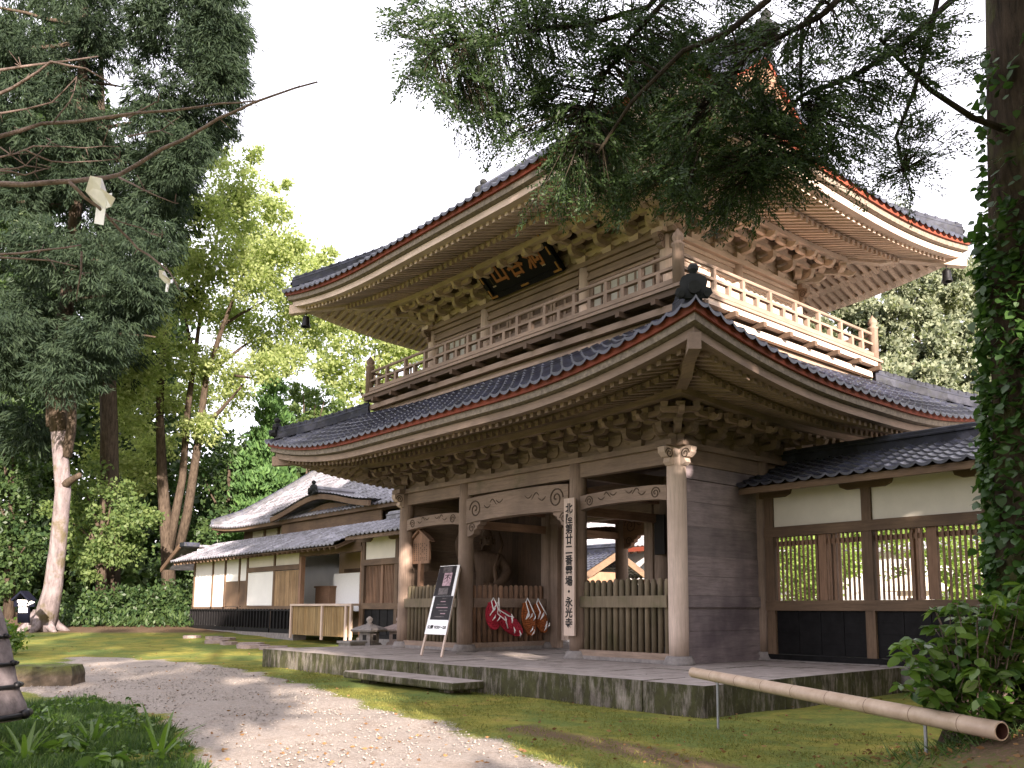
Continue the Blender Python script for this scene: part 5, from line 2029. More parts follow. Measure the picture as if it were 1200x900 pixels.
# hooped conical object cut by the left frame edge
hc = atd(-52, 835, 8.2)
hx, hy = float(hc[0]), float(hc[1])
hz = gz(hx, hy)
hoop = empty('hooped_dome', (hx, hy, hz), 'grey dome with black hoops and round knobs at the left edge', 'garden ornament')
sc_ = 8.2 / FPX
prof_px = [(92, 845), (88, 830), (78, 812), (72, 795), (68, 780), (62, 760), (57, 745), (50, 725), (38, 700), (15, 690)]
zof = lambda py_: float(CAM[2] + 8.2 * (_fw[2] - _U[2] * (py_ - PPY) / FPX))
M_HGREY = plain('mottled_grey_shell', (0.2, 0.17, 0.175), .8, .3, 10)
sr_ = sc_ * .8
MB().lathe([(a * sr_, zof(b)) for a, b in prof_px], (hx, hy, 0), 28).build('shell', M_HGREY, hoop, True)
for a, b, w_ in ((93, 840, .028), (79, 806, .02), (71, 780, .018), (58, 748, .016)):
    ring = []
    for k in range(33):
        t = 2 * math.pi * k / 32
        ring.append((hx + (a * sr_ + .005) * math.cos(t), hy + (a * sr_ + .005) * math.sin(t), zof(b)))
    MB().tube(ring, w_, 8, cap=False).build('hoop', M_IRON, hoop, True)
    for k in range(4):
        t = 2 * math.pi * k / 4 + math.atan2(_rt[1], _rt[0]) + .1
        w_ = w_ if k else w_ * 1.0
        MB().lathe([(.005, -w_ * 1.7), (w_ * 1.35, -w_ * 1.2), (w_ * 1.75, 0), (w_ * 1.35, w_ * 1.2), (.005, w_ * 1.7)], (hx + (a * sr_ + .02) * math.cos(t), hy + (a * sr_ + .02) * math.sin(t), zof(b) + .01), 10).build('knob', M_IRON, hoop, True)
MB().lathe([(.4, -.2), (.38, 0), (.3, .06), (.3, zof(845) - hz)], (hx, hy, hz), 16).build('stand', M_STONE, hoop)

# navy direction sign by the pale trunk
sp = atd(27, 727, 33); sz = gz(sp[0], sp[1])
sgn = empty('direction_sign', (sp[0], sp[1], sz), 'dark navy direction sign with white lettering beside the pale trunk', 'sign')
M_NAVY = plain('navy_paint', (0.005, 0.006, 0.014), .7, .15, 5, .1)
ru = Vector(_rt)
fn_ = Vector((_fw[0], _fw[1], 0)).normalized()
def spx(x, y, d=33):
    return Vector(atd(x, y, d))
def sgbox(x0, x1, y0, y1, dep, off_, m, nm, par=sgn):
    pts = [spx(x, y) + fn_ * (off_ + k * dep) for x in (x0, x1) for k in (0, 1) for y in (y0, y1)]
    return MB().hexa(pts).build(nm, m, par)
sgbox(16, 40, 703, 711, .08, 0, M_NAVY, 'panel')
sgbox(20, 33, 711.5, 730, .1, .02, M_NAVY, 'post')
sgbox(21.5, 32, 712.2, 718, .01, .005, M_PAPER, 'notice')
MB().prism([(-.36, -.02), (0, .33), (.36, -.02), (.3, -.06), (0, .24), (-.3, -.06)], spx(27, 702.5) + fn_ * .05, ru, (0, 0, 1), fn_, .5).build('small_roof', M_NAVY, sgn)
ar = spx(37, 706.6) - fn_ * .02
MB().prism([(-.12, -.1), (.14, .03), (-.06, .1)], ar, ru, (0, 0, 1), fn_, .01).build('arrow', M_PAPER, sgn)
for t, yy, s1 in (('拝観者用', 704.6, .105), ('駐車場', 707.0, .105), ('境内案内所', 709.8, .07)):
    text_obj(t, s1, 'lettering', M_PAPER, sgn, plane_matrix(spx(27, yy) - fn_ * .02, ru, (0, 0, 1)), .002, bold=.004)

# ------------------------------------------------------------------ trees and plants
def tree_root(name, label, x, y, cat='tree', group=None, z=None):
    return empty(name, (x, y, gz(x, y) if z is None else z), label, cat, group)


def limb(mb, p, q, r0, r1, wig=.06, n=7, sides=8):
    p, q = Vector(p), Vector(q)
    L_ = (q - p).length
    pts, rr = [], []
    off_ = Vector((0, 0, 0))
    for i in range(n + 1):
        t = i / n
        if 0 < i < n:
            off_ = off_ * .5 + Vector((random.gauss(0, 1), random.gauss(0, 1), random.gauss(0, .6))) * wig * L_ / n
        pts.append(p.lerp(q, t) + (off_ if 0 < i < n else Vector((0, 0, 0))))
        rr.append(r0 + (r1 - r0) * t)
    mb.tube(pts, rr, sides)
    return pts


def drooping(name, blobs, leaf, material, parent, per=26, width=.16):
    """hanging conifer foliage: each clump is a spray of narrow blades falling outwards"""
    P, N = crown_points(blobs, per, .10, .35)
    n = len(P)
    Nh = N * np.array([1, 1, .15])
    D = Nh * .75 + np.array([0, 0, -.75]) + rng.normal(size=(n, 3)) * .42
    L_ = leaf * (.5 + rng.random(n))
    V, F = leaf_quads(P, D, L_, L_ * width)
    return link(name, npmesh(name, V, F), material, parent)


# tall pale-trunked conifer at the left
T = [atd(50, 728, 36), atd(62, 690, 36), atd(68, 640, 36), atd(74, 575, 36), atd(70, 520, 36), atd(66, 470, 36), atd(72, 400, 36), atd(85, 300, 36), atd(95, 150, 36), atd(100, -40, 36)]
T[0][2] = gz(T[0][0], T[0][1]) - .2
r = tree_root('pale_trunk_conifer', 'tall dark conifer with a pale leaning trunk at the left edge', T[0][0], T[0][1])
mb = MB().tube(T, [.52, .36, .32, .30, .30, .28, .25, .22, .18, .1], 14)
c0_ = Vector(T[0])
for k in range(7):
    a = 2 * math.pi * k / 7 + .3
    q = c0_ + Vector((math.cos(a), math.sin(a), 0)) * 1.0
    mb.tube([c0_ + Vector((math.cos(a) * .2, math.sin(a) * .2, 1.0)), c0_ + Vector((math.cos(a) * .5, math.sin(a) * .5, .42)), Vector((q.x, q.y, gz(q.x, q.y) - .05))], [.2, .2, .08], 8)
tk = mb.build('trunk', B_PALE, r, True)
MB().tube([atd(70, 505, 36), atd(66, 470, 36), atd(72, 400, 36), atd(85, 300, 36), atd(95, 150, 36), atd(100, -40, 36)], [.36, .33, .29, .26, .22, .13], 14).build('upper_trunk', B_DARK, r, True)
def conifer_limb(p, q, r0, r1):
    mb = MB()
    limb(mb, p, q, r0, r1)
    mb.build('limb', B_DARK, r, True)


conifer_limb(atd(78, 535, 36), atd(90, 430, 35.5), .22, .12)
conifer_limb(atd(60, 500, 36), atd(52, 420, 36.2), .2, .14)
conifer_limb(atd(72, 570, 36), atd(94, 556, 35.4), .2, .1)
for k in range(16):
    y_ = random.uniform(10, 420)
    conifer_limb(atd(85, y_, 36), atd(85 + random.choice((-1, 1)) * random.uniform(50, 150), y_ + random.uniform(-30, 40), 36 + random.uniform(-3, 3)), .1, .03)
lst = []
outline = [(-40, 275), (30, 295), (70, 272), (100, 296), (150, 268), (200, 226), (260, 214), (320, 205), (360, 190), (400, 150), (440, 120)]
for k in range(185):
    i = random.randrange(len(outline) - 1)
    f = random.random()
    yy = outline[i][0] + (outline[i + 1][0] - outline[i][0]) * f
    xr = outline[i][1] + (outline[i + 1][1] - outline[i][1]) * f
    rp = random.uniform(24, 44)
    xx = xr - rp * .9 if k % 3 == 0 else random.uniform(-25, max(0, xr - rp))
    lst.append((xx, yy, 36 + random.uniform(-4, 4), rp, 1700))
drooping('crown', px_blobs(lst), .24, L_CEDAR, r, 26, .17)

# second dark conifer behind it
r = tree_root('dark_conifer', 'dark dense conifer standing behind the pale trunk', *atd(130, 720, 43)[:2])
b_ = atd(130, 720, 43)
MB().tube([(b_[0], b_[1], gz(b_[0], b_[1]) - .3), tuple(atd(128, 500, 43)), tuple(atd(120, 250, 43)), tuple(atd(118, 60, 43))], [.5, .4, .3, .1], 10).build('trunk', B_DARK, r, True)
lst = [(random.uniform(60, 215) - (abs(yy - 300) * .0), yy, 43 + random.uniform(-3, 3), random.uniform(24, 40), 700) for yy in [random.uniform(140, 420) for _ in range(20)]]
lst += [(random.uniform(-20, 60), yy, 42 + random.uniform(-3, 3), random.uniform(24, 40), 600) for yy in [random.uniform(380, 560) for _ in range(10)]]
drooping('crown', px_blobs(lst), .42, L_CEDAR, r, 22, .17)

# light green broadleaf tree with several dark stems
D_ = 46
base = atd(200, 715, D_)
r = tree_root('broadleaf_tree', 'tall light green broadleaf tree with several dark stems', base[0], base[1])
mb = MB()
g0 = Vector((base[0], base[1], gz(base[0], base[1]) - .3))
mb.tube([g0, Vector(atd(196, 640, D_)), Vector(atd(190, 560, D_)), Vector(atd(187, 480, D_)), Vector(atd(191, 400, D_)), Vector(atd(198, 330, D_))], [.4, .33, .27, .2, .14, .07], 10)
mb.tube([Vector(atd(197, 650, D_)), Vector(atd(206, 600, D_)), Vector(atd(214, 560, D_)), Vector(atd(220, 480, D_)), Vector(atd(228, 420, D_)), Vector(atd(240, 330, D_))], [.26, .22, .19, .16, .12, .06], 9)
mb.tube([Vector(atd(205, 665, D_ + .5)), Vector(atd(220, 600, D_ + .6)), Vector(atd(232, 520, D_)), Vector(atd(242, 440, D_)), Vector(atd(262, 380, D_ - 1)), Vector(atd(285, 320, D_ - 2))], [.27, .24, .2, .16, .11, .05], 9)
for a, b, w in (((242, 500), (285, 450), .14), ((240, 440), (300, 395), .14), ((228, 420), (208, 330), .1), ((190, 450), (165, 400), .1), ((262, 380), (330, 340), .1), ((275, 440), (312, 445), .08), ((240, 330), (262, 250), .07), ((285, 320), (330, 260), .06)):
    limb(mb, atd(*a, D_), atd(*b, D_ + random.uniform(-2, 2)), w, .04)
mb.build('trunk', B_DARK, r, True)
lst = []
for (x, y, rp, n) in [(250, 190, 26, 600), (285, 215, 30, 800), (320, 245, 22, 450), (240, 250, 34, 1000), (290, 270, 36, 1200), (335, 290, 30, 900), (360, 320, 26, 700), (250, 310, 36, 1200), (300, 330, 36, 1300), (345, 360, 32, 1100), (378, 350, 20, 450), (225, 350, 34, 1000), (270, 375, 34, 1100), (320, 395, 32, 1000), (365, 395, 24, 600), (180, 380, 30, 800), (160, 430, 32, 900), (215, 420, 26, 600), (255, 430, 26, 600), (190, 470, 26, 600), (150, 490, 30, 800), (275, 240, 26, 600), (210, 300, 30, 800), (305, 300, 30, 900), (235, 500, 24, 500), (130, 540, 30, 700), (170, 560, 26, 500), (300, 180, 14, 150), (330, 215, 12, 120), (262, 150, 16, 200), (200, 240, 24, 500), (270, 460, 28, 700), (310, 430, 26, 600), (230, 460, 26, 600), (340, 420, 24, 500), (180, 520, 26, 600), (390, 380, 18, 400), (385, 300, 12, 150), (150, 460, 26, 600)]:
    lst.append((x, y, D_ + random.uniform(-3, 3), rp, int(n * 2.3)))
crown('crown', px_blobs(lst), .19, L_MAPLE, r, .2, .62, 30, .2, .25)

# bright cypress cone
r = tree_root('cone_cypress', 'bright green conical cypress behind the temple office roof', *atd(312, 700, 49)[:2])
bb = atd(312, 640, 49)
MB().tube([(bb[0], bb[1], gz(bb[0], bb[1]) - .2), (bb[0], bb[1], 6), tuple(atd(316, 445, 49))], [.4, .28, .03], 8).build('trunk', B_DARK, r, True)
lst = []
for k in range(26):
    t = (k + .5) / 26
    y = 442 + t * 190
    w = 6 + 40 * t ** .8
    for q in range(1 + int(t * 4)):
        lst.append((316 - t * 8 + random.uniform(-1, 1) * w * .75, y, 49 + random.uniform(-1, 1) * w * .05, 10 + 10 * t, 260))
P, N = crown_points(px_blobs(lst), 16, .2, .5)
V, F = leaf_quads(P, N * .5 + np.array([0, 0, .9]) + rng.normal(size=P.shape) * .4, .34 * (.6 + .8 * rng.random(len(P))), .12)
link('crown', npmesh('crown', V, F), L_CYP, r)

# other trees behind: (name, label, px x, base depth, blobs, material, leaf)
def wood_tree(name, label, px_x, d, blobs, m, leaf, per=34, trunk_w=.3, group=None, top=None, ratio=.6, shell=.45):
    b = atd(px_x, 712, d)
    r = tree_root(name, label, b[0], b[1], group=group, z=min(gz(b[0], b[1]), 1.0))
    ymin = min(y for (_, y, _, _) in blobs)
    tp = atd(px_x + 4, ymin + 15, d)
    mb = MB().tube([(b[0], b[1], gz(b[0], b[1]) - .4), tuple((np.array([b[0], b[1], 0]) * .5 + np.array(tp) * .5)), tuple(tp)], [trunk_w, trunk_w * .7, .05], 8)
    for (x, y, rp, n) in blobs[:8]:
        limb(mb, atd(px_x + 2, (y + 712) / 2 - 10, d), atd(x, y, d), trunk_w * .35, .03, sides=6)
    mb.build('trunk', B_DARK, r, True)
    crown('crown', px_blobs([(x, y, d + random.uniform(-1, 1) * rp / 1015 * d, rp, n) for (x, y, rp, n) in blobs]), leaf, m, r, .15, ratio, per, .2, shell)
    return r


wood_tree('sunny_tree', 'pale sunlit tree between the two eaves behind the gate', 440, 57, [(410, 400, 26, 900), (440, 390, 26, 900), (470, 400, 24, 800), (400, 440, 26, 900), (440, 440, 28, 1000), (480, 430, 26, 900), (420, 475, 26, 800), (380, 430, 20, 600), (500, 405, 20, 500)], L_MAPLE, .3)
wood_tree('pine_tree', 'dark pine crown above the sunlit tree behind the gate', 478, 62, [(478, 392, 16, 500), (455, 400, 14, 400), (500, 398, 14, 400), (480, 415, 18, 500)], L_DARK, .3, ratio=.25)
wood_tree('brown_leaf_tree', 'brownish green tree beside the bright cypress cone', 365, 53, [(355, 460, 18, 600), (380, 470, 20, 700), (370, 500, 22, 800), (395, 500, 20, 600), (345, 490, 16, 400)], L_MID, .22)
wood_tree('small_broadleaf_tree', 'leafy mid green tree in front of the pale trunk wood', 118, 41, [(95, 560, 28, 900), (130, 590, 30, 1000), (105, 620, 30, 1000), (140, 640, 26, 800), (110, 660, 26, 800), (160, 610, 26, 800), (75, 600, 22, 500)], L_MID, .2)
wood_tree('evergreen_tree', 'dark evergreen left of the cypress cone', 265, 50, [(240, 560, 28, 900), (280, 590, 28, 900), (255, 630, 28, 900), (220, 620, 28, 900), (240, 670, 26, 800), (200, 660, 26, 800), (290, 540, 22, 600), (270, 520, 22, 600)], L_DARK, .26)
wood_tree('evergreen_tree', 'dark evergreen at the far left margin beyond the navy sign', 12, 44, [(0, 500, 34, 1100), (20, 560, 34, 1100), (-10, 610, 34, 1000), (30, 640, 30, 900), (5, 670, 28, 800), (40, 590, 24, 500), (-30, 540, 34, 800)], L_DARK, .26)
wood_tree('cypress_tree', 'green cypress right of the cone tree above the office roof', 345, 56, [(345, 540, 24, 800), (370, 540, 22, 700), (390, 545, 20, 600), (330, 520, 22, 700)], L_CYP, .28, ratio=.35)

# low shrubs along the wood edge
labs = ['low dark shrub at the wood edge, just right of the pale trunk', 'low dark shrub at the wood edge below the leafy green tree', 'broad low shrub at the wood edge beneath the dark stems', 'low shrub at the wood edge nearest the office corner', 'dark shrub behind the shrub row, left of the office']
for lab, x, d, w in zip(labs, (105, 140, 175, 212, 225), (40, 40.5, 41, 42, 46), (26, 28, 28, 22, 30)):
    b = atd(x, 722, d)
    r = tree_root('shrub', lab, b[0], b[1], 'shrub', 'shrubs along the wood edge')
    mb = MB()
    for k in range(6):
        limb(mb, (b[0], b[1], gz(b[0], b[1]) - .1), (b[0] + random.uniform(-1, 1), b[1] + random.uniform(-.6, .6), gz(b[0], b[1]) + random.uniform(.8, 1.5)), .04, .01, sides=5)
    mb.build('stem', B_DARK, r)
    zt = gz(b[0], b[1])
    m_ = w * d / FPX
    crown('foliage', [(b[0] + random.uniform(-.5, .5) * m_, b[1] + random.uniform(-.5, .5) * m_, zt + h * .9, m_, m_, .75, 700) for h in (.5, .9, 1.3)], .2, L_DARK, r, .2, .55, 24, .2, .4)
# undergrowth and deep wood: no one could count it
lst = []
for k in range(190):
    if k < 90:
        x = random.uniform(-120, 480)
        y = random.uniform(500, 700) if x < 330 else random.uniform(480, 600)
    else:
        x = random.uniform(-110, 190)
        y = random.uniform(20, 520) if x < 120 else random.uniform(330, 560)
    lst.append((x, y, random.uniform(54, 66), random.uniform(28, 48), 420))
V, F = None, None
for k in range(60):
    lst.append((random.uniform(-110, 260), random.uniform(610, 712), random.uniform(50, 64), random.uniform(24, 40), 420))
P, N = crown_points(px_blobs(lst), 14, .22, .3)
V, F = leaf_quads(P, rng.normal(size=P.shape), .55 * (.6 + .8 * rng.random(len(P))), .36)
tag(link('deep_wood', npmesh('deep_wood', V, F), L_DARK), kind='stuff')
P = []
for k in range(6000):
    x = random.uniform(55, 245); d = random.uniform(38.5, 47)
    b = atd(x, 718, d)
    P.append((b[0], b[1], gz(b[0], b[1]) + abs(random.gauss(0, .22))))
P = np.array(P)
V, F = leaf_quads(P, rng.normal(size=P.shape) * .6 + np.array([0, 0, .7]), .28 * (.5 + rng.random(len(P))), .1)
tag(link('ground_cover', npmesh('ground_cover', V, F), L_DARK), kind='stuff')
# garden bush at the far left edge
b = atd(-2, 735, 25)
r = tree_root('bush', 'bright green bush cut by the left frame edge', b[0], b[1], 'bush')
zt = gz(b[0], b[1])
mb = MB()
for k in range(7):
    limb(mb, (b[0], b[1], zt - .1), (b[0] + random.uniform(-.5, .5), b[1] + random.uniform(-.5, .5), zt + random.uniform(.5, .9)), .02, .008, sides=5)
mb.build('stem', B_DARK, r)
crown('foliage', [(b[0], b[1], zt + .45, .62, .62, .5, 1500), (b[0] - .7, b[1] - .5, zt + .45, .6, .6, .5, 1000)], .13, L_SHRUB, r, .1, .6, 12, .2, .5)

# hillside behind on the right with its trees
hm = MB()
rows = []
hc_ = atd(1090, 560, 95)
for i in range(25):
    row = []
    for j in range(25):
        x = hc_[0] - 75 + i * 6.2; y = 46 + j * 5
        row.append((x, y, -.5 + 19 * (1 - math.exp(-max(0, (y - 46)) / 22)) * (1 / (1 + math.exp((-x - 48) / 7)))))
    rows.append(row)
hs = MB().grid(rows).build('hillside', M_GROUND, None, True)
tag(hs, kind='structure')
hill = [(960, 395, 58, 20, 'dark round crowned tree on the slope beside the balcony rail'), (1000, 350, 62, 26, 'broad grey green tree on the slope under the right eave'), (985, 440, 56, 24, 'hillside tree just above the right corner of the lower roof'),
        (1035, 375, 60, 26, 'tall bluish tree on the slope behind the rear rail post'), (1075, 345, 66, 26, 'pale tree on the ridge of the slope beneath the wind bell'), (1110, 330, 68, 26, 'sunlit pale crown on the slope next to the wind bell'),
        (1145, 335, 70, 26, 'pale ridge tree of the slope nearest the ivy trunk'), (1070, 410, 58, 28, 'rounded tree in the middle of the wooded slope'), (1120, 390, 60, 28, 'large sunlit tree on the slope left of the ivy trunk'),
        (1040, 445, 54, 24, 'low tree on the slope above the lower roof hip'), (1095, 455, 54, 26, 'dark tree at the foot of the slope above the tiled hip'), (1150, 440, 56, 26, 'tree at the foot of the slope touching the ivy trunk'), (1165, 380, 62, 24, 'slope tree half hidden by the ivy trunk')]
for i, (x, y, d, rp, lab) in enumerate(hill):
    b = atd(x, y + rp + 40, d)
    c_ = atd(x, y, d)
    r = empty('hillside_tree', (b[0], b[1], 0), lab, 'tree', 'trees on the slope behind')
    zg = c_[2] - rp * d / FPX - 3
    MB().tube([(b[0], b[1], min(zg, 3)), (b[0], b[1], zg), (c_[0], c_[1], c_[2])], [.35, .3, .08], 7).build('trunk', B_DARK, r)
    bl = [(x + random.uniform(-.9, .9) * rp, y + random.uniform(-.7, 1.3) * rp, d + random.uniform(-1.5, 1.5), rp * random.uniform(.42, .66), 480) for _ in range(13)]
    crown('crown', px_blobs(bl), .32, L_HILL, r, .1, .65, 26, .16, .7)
wood_tree('ridge_pine', 'pale pine top above the right end of the upper eave', 1052, 66, [(1045, 240, 12, 250), (1065, 250, 12, 250), (1052, 262, 14, 250), (1035, 262, 10, 150)], L_HILL, .3, ratio=.25)

# courtyard greenery behind the lattice
for i, (x, y, w, h, lab) in enumerate([(-6.5, 15, 1.6, 1.6, 'rounded garden tree seen through the left slats of the corridor'), (-3.2, 17.5, 1.8, 1.8, 'garden tree seen through the middle slats of the corridor'), (1.5, 18, 1.8, 1.7, 'garden tree seen through the rightmost slats of the corridor'), (-10, 20, 2.2, 2.4, 'larger garden tree behind the corridor near the gate'), (-24, 36, 5, 5, 'green tree above the courtyard hall seen through the gate'), (-19, 36, 5, 4.6, 'tree behind the white courtyard wall seen through the gate'), (-14, 34, 4, 4, 'tree standing behind the right part of the courtyard wall')]):
    r = tree_root('garden_tree', lab, x, y, group='garden trees in the courtyard', z=-.1)
    mb = MB()
    for k in range(4):
        limb(mb, (x, y, -.2), (x + random.uniform(-.6, .6) * w, y + random.uniform(-.6, .6) * w, h * 1.3), .07 * w / 1.6, .02, sides=6)
    mb.build('trunk', B_DARK, r)
    crown('crown', [(x + random.uniform(-.6, .6) * w, y + random.uniform(-.6, .6) * w, h * random.uniform(.75, 1.8), w * .6, w * .6, h * .4, 500) for _ in range(8)], .09 * w, L_YARD, r, .1, .6, 20, .2, .4)
for lab, x0, x1, y0 in (('clipped low hedge in the courtyard behind the slats', -8, -3.5, 12.6), ('clipped hedge further right in the courtyard', -1, 3, 14.0)):
    r = tree_root('hedge', lab, (x0 + x1) / 2, y0, 'hedge', 'hedges in the courtyard', -.1)
    MB().box(x0, x1, y0 - .05, y0 + .05, -.2, .5).build('stem', B_DARK, r)
    crown('foliage', [(x0 + (x1 - x0) * k / 6, y0, .45, .5, .45, .5, 500) for k in range(7)], .1, L_DARK, r, 0, .6, 14, .2, .6)

# big ivy-clad fir by the right edge
D_ = 7.5
fx = [(1262, 850), (1248, 790), (1236, 740), (1226, 640), (1221, 500), (1216, 350), (1212, 150), (1208, -60), (1206, -400), (1203, -900)]
T = [Vector(atd(x, y, D_)) for x, y in fx]
fr_ = empty('ivy_fir_tree', (T[1].x, T[1].y, gz(T[1].x, T[1].y)), 'large fir with an ivy covered trunk at the right edge', 'tree')
wid = [.62, .52, .44, .40, .385, .375, .37, .36, .32, .25]
mb = MB().tube(T, wid, 22)
c0_ = T[1]
for k in range(9):
    a = 2 * math.pi * k / 9
    dd = Vector((math.cos(a), math.sin(a), 0))
    q = c0_ + dd * random.uniform(.9, 1.3)
    mb.tube([c0_ + dd * .28 + Vector((0, 0, .55)), c0_ + dd * .58 + Vector((0, 0, .05)), Vector((q.x, q.y, gz(q.x, q.y) - .04))], [.17, .15, .05], 8)
trunk = mb.build('trunk', B_BIG, fr_, True)

# limbs of the fir: long boughs that carry the hanging sprays (px x, px y, depth)
boughs = [
    [(1190, -60, 7.5), (1110, 5, 7.2), (1050, 60, 7.0), (995, 92, 6.8), (940, 112, 6.7), (900, 150, 6.6), (880, 200, 6.5)],
    [(1200, -300, 7.5), (1080, -160, 7.2), (990, -30, 7.0), (940, 30, 6.8), (938, 80, 6.7), (940, 130, 6.6)],
    [(1200, -360, 7.5), (1000, -200, 6.9), (860, -70, 6.7), (780, 0, 6.6), (740, 45, 6.5), (700, 100, 6.4), (690, 130, 6.4)],
    [(1200, -420, 7.5), (960, -220, 7.0), (820, -60, 6.8), (760, 8, 6.7), (690, 28, 6.6), (620, 36, 6.5), (560, 44, 6.4), (500, 60, 6.3)],
    [(1200, -320, 7.4), (980, -150, 6.2), (900, 0, 6.0), (850, 40, 5.9), (800, 60, 5.9), (740, 120, 5.8), (700, 180, 5.8)],
    [(1195, -150, 7.4), (1060, -70, 6.6), (960, 20, 6.4), (880, 60, 6.2), (830, 120, 6.1), (810, 190, 6.0)],
    [(1200, 160, 7.4), (1140, 138, 7.2), (1090, 105, 7.0), (1058, 75, 6.9), (1030, 45, 6.8)],
    [(1195, -200, 7.5), (1120, -110, 7.4), (1090, 40, 7.3), (1070, 110, 7.2), (1050, 160, 7.1), (1060, 205, 7.0)],
]
mb = MB()
bpts = []
for bl in boughs:
    pts = [Vector(atd(x, y, d)) for x, y, d in bl]
    n = len(pts)
    mb.tube(pts, [.025 * (1 - i / n) + .006 for i in range(n)], 7)
    for a, b in zip(pts[:-1], pts[1:]):
        for f in np.linspace(0, 1, 8)[:-1]:
            bpts.append(a.lerp(b, f))
BP = np.array([tuple(p) for p in bpts])
# sprays: areas of foliage by weight (px polygon cloud), depth follows the nearest bough
clusters = [(520, 40, 45, 26), (560, 90, 50, 34), (500, 85, 32, 16), (600, 40, 50, 34), (640, 100, 55, 48), (600, 130, 45, 34), (580, 160, 30, 12), (700, 60, 50, 40), (690, 150, 50, 48), (730, 195, 45, 42), (665, 210, 38, 26),
            (760, 110, 45, 46), (780, 160, 45, 44), (800, 70, 50, 46), (850, 40, 50, 44), (840, 110, 48, 48), (830, 180, 45, 46), (870, 210, 42, 40), (910, 150, 45, 44), (905, 200, 38, 34), (950, 150, 42, 38), (930, 60, 50, 42),
            (990, 60, 50, 40), (1000, 130, 45, 36), (1045, 110, 42, 30), (1040, 30, 50, 40), (1100, 40, 42, 32), (1090, 90, 34, 18), (1080, 170, 40, 24), (1030, 180, 40, 26), (1065, 205, 30, 14), (970, 190, 34, 20),
            (680, 20, 50, 36), (760, 20, 50, 34), (560, 20, 50, 30), (880, 130, 40, 34), (720, 230, 26, 14), (800, 220, 30, 22), (860, 245, 26, 10), (820, 240, 24, 12), (630, 5, 40, 20), (480, 20, 30, 10), (540, 120, 30, 12), (1010, -20, 60, 30), (900, -10, 60, 30), (780, -30, 60, 20)]
SP, SD = [], []
Pl, Dl, Ll = [], [], []
for (cx, cy, sg, cnt) in clusters:
    lacy = .72 if (cx > 970 or (820 < cx < 960 and cy < 135)) else 1.0
    for k in range(int(cnt * 1.38 * lacy)):
        x = random.gauss(cx, sg * .62); y = random.gauss(cy, sg * .5)
        probe = atd(x, y, 6.5)
        d = np.linalg.norm(BP - probe, axis=1)
        j = int(d.argmin())
        dep = float((BP[j] - CAM) @ _fw) + random.gauss(0, .28)
        tip = atd(x, y, max(4.9, dep))
        start = BP[j]
        # twig from near the bough out to the spray
        axis = tip - start
        la = np.linalg.norm(axis)
        if la > .5:
            start = tip - axis / la * .5 + rng.normal(size=3) * .03
            if random.random() < .5:
                j2 = BP[int(np.linalg.norm(BP - start, axis=1).argmin())]
                mb.tube([Vector(j2), (Vector(j2) + Vector(start)) / 2 + Vector((0, 0, .03)), Vector(start)], [.009, .006, .004], 4)
        mb.tube([Vector(start), Vector(tip)], [.005, .002], 4)
        # flat frond: side twigs with two ranks of needles
        t_ = (tip - start); t_ = t_ / (np.linalg.norm(t_) + 1e-6)
        t_ = t_ * .7 + np.array([random.gauss(0, .3), random.gauss(0, .3), -.35])
        t_ /= np.linalg.norm(t_)
        s_v = np.cross(t_, np.array([random.gauss(0, .25), random.gauss(0, .25), 1.0])); s_v /= np.linalg.norm(s_v)
        nv = np.cross(s_v, t_)
        flen = random.uniform(.16, .34)
        for q in range(7):
            u_ = q / 6
            for sd in (-1, 1):
                bl_ = flen * (.55 - .4 * u_) * random.uniform(.7, 1.2)
                p0 = tip + t_ * flen * (u_ - .5)
                dd = t_ * .75 + s_v * sd * .8 + nv * random.gauss(0, .18)
                dd /= np.linalg.norm(dd)
                m_ = max(2, int(bl_ / .0135))
                for w in range(m_):
                    Pl.append(p0 + dd * bl_ * (w + .4) / m_)
                    Dl.append(dd * .55 + s_v * (1 if w % 2 else -1) * .6 + t_ * .3 * (1 if sd > 0 else .6) + rng.normal(size=3) * .16)
                    Ll.append(random.uniform(.022, .044))
mb.build('bough', bark('bough_bark', (0.012, 0.010, 0.007), (0.04, 0.032, 0.022)), fr_)
Pl, Dl, Ll = np.array(Pl), np.array(Dl), np.array(Ll)
V, F = leaf_quads(Pl, Dl, Ll, Ll * .36)
print('fir needles', len(F))
link('needles', npmesh('needles', V, F), L_FIR, fr_)
# upper crown of the fir, above the frame
top_c = T[7]
crown('crown', [(top_c.x + random.uniform(-.3, 2.6), top_c.y + random.uniform(-3.0, .6), top_c.z + random.uniform(2.2, 6), .9, .9, .6, 900) for _ in range(16)], .16, L_FIR, fr_, .3, .35, 26, .2, .4)

# ivy on the trunk
NV = 6200
tt = rng.random(NV)
tz = np.array([[p.x, p.y, p.z] for p in T])
ys_ = 250 + 560 * rng.beta(1.15, 1.2, NV)
extra = rng.random(NV) < .12
ys_[extra] = 60 + 300 * rng.random(extra.sum())
P, D = [], []
tzs = tz[:, 2]; order = np.argsort(tzs)
for k in range(NV):
    zc_ = atd(1215, ys_[k], D_)[2]
    cx_ = np.interp(zc_, tzs[order], tz[order, 0]); cy_ = np.interp(zc_, tzs[order], tz[order, 1]); rr_ = np.interp(zc_, tzs[order], np.array(wid)[order])
    a = rng.random() * 2 * math.pi
    o_ = np.array([math.cos(a), math.sin(a), 0])
    thick = .03 + abs(rng.normal()) * (.05 if ys_[k] > 240 else .03)
    P.append([cx_ + o_[0] * (rr_ + thick), cy_ + o_[1] * (rr_ + thick), zc_])
    D.append(o_ * .55 + np.array([0, 0, -.8]) + rng.normal(size=3) * .4)
P, D = np.array(P), unit(np.array(D))
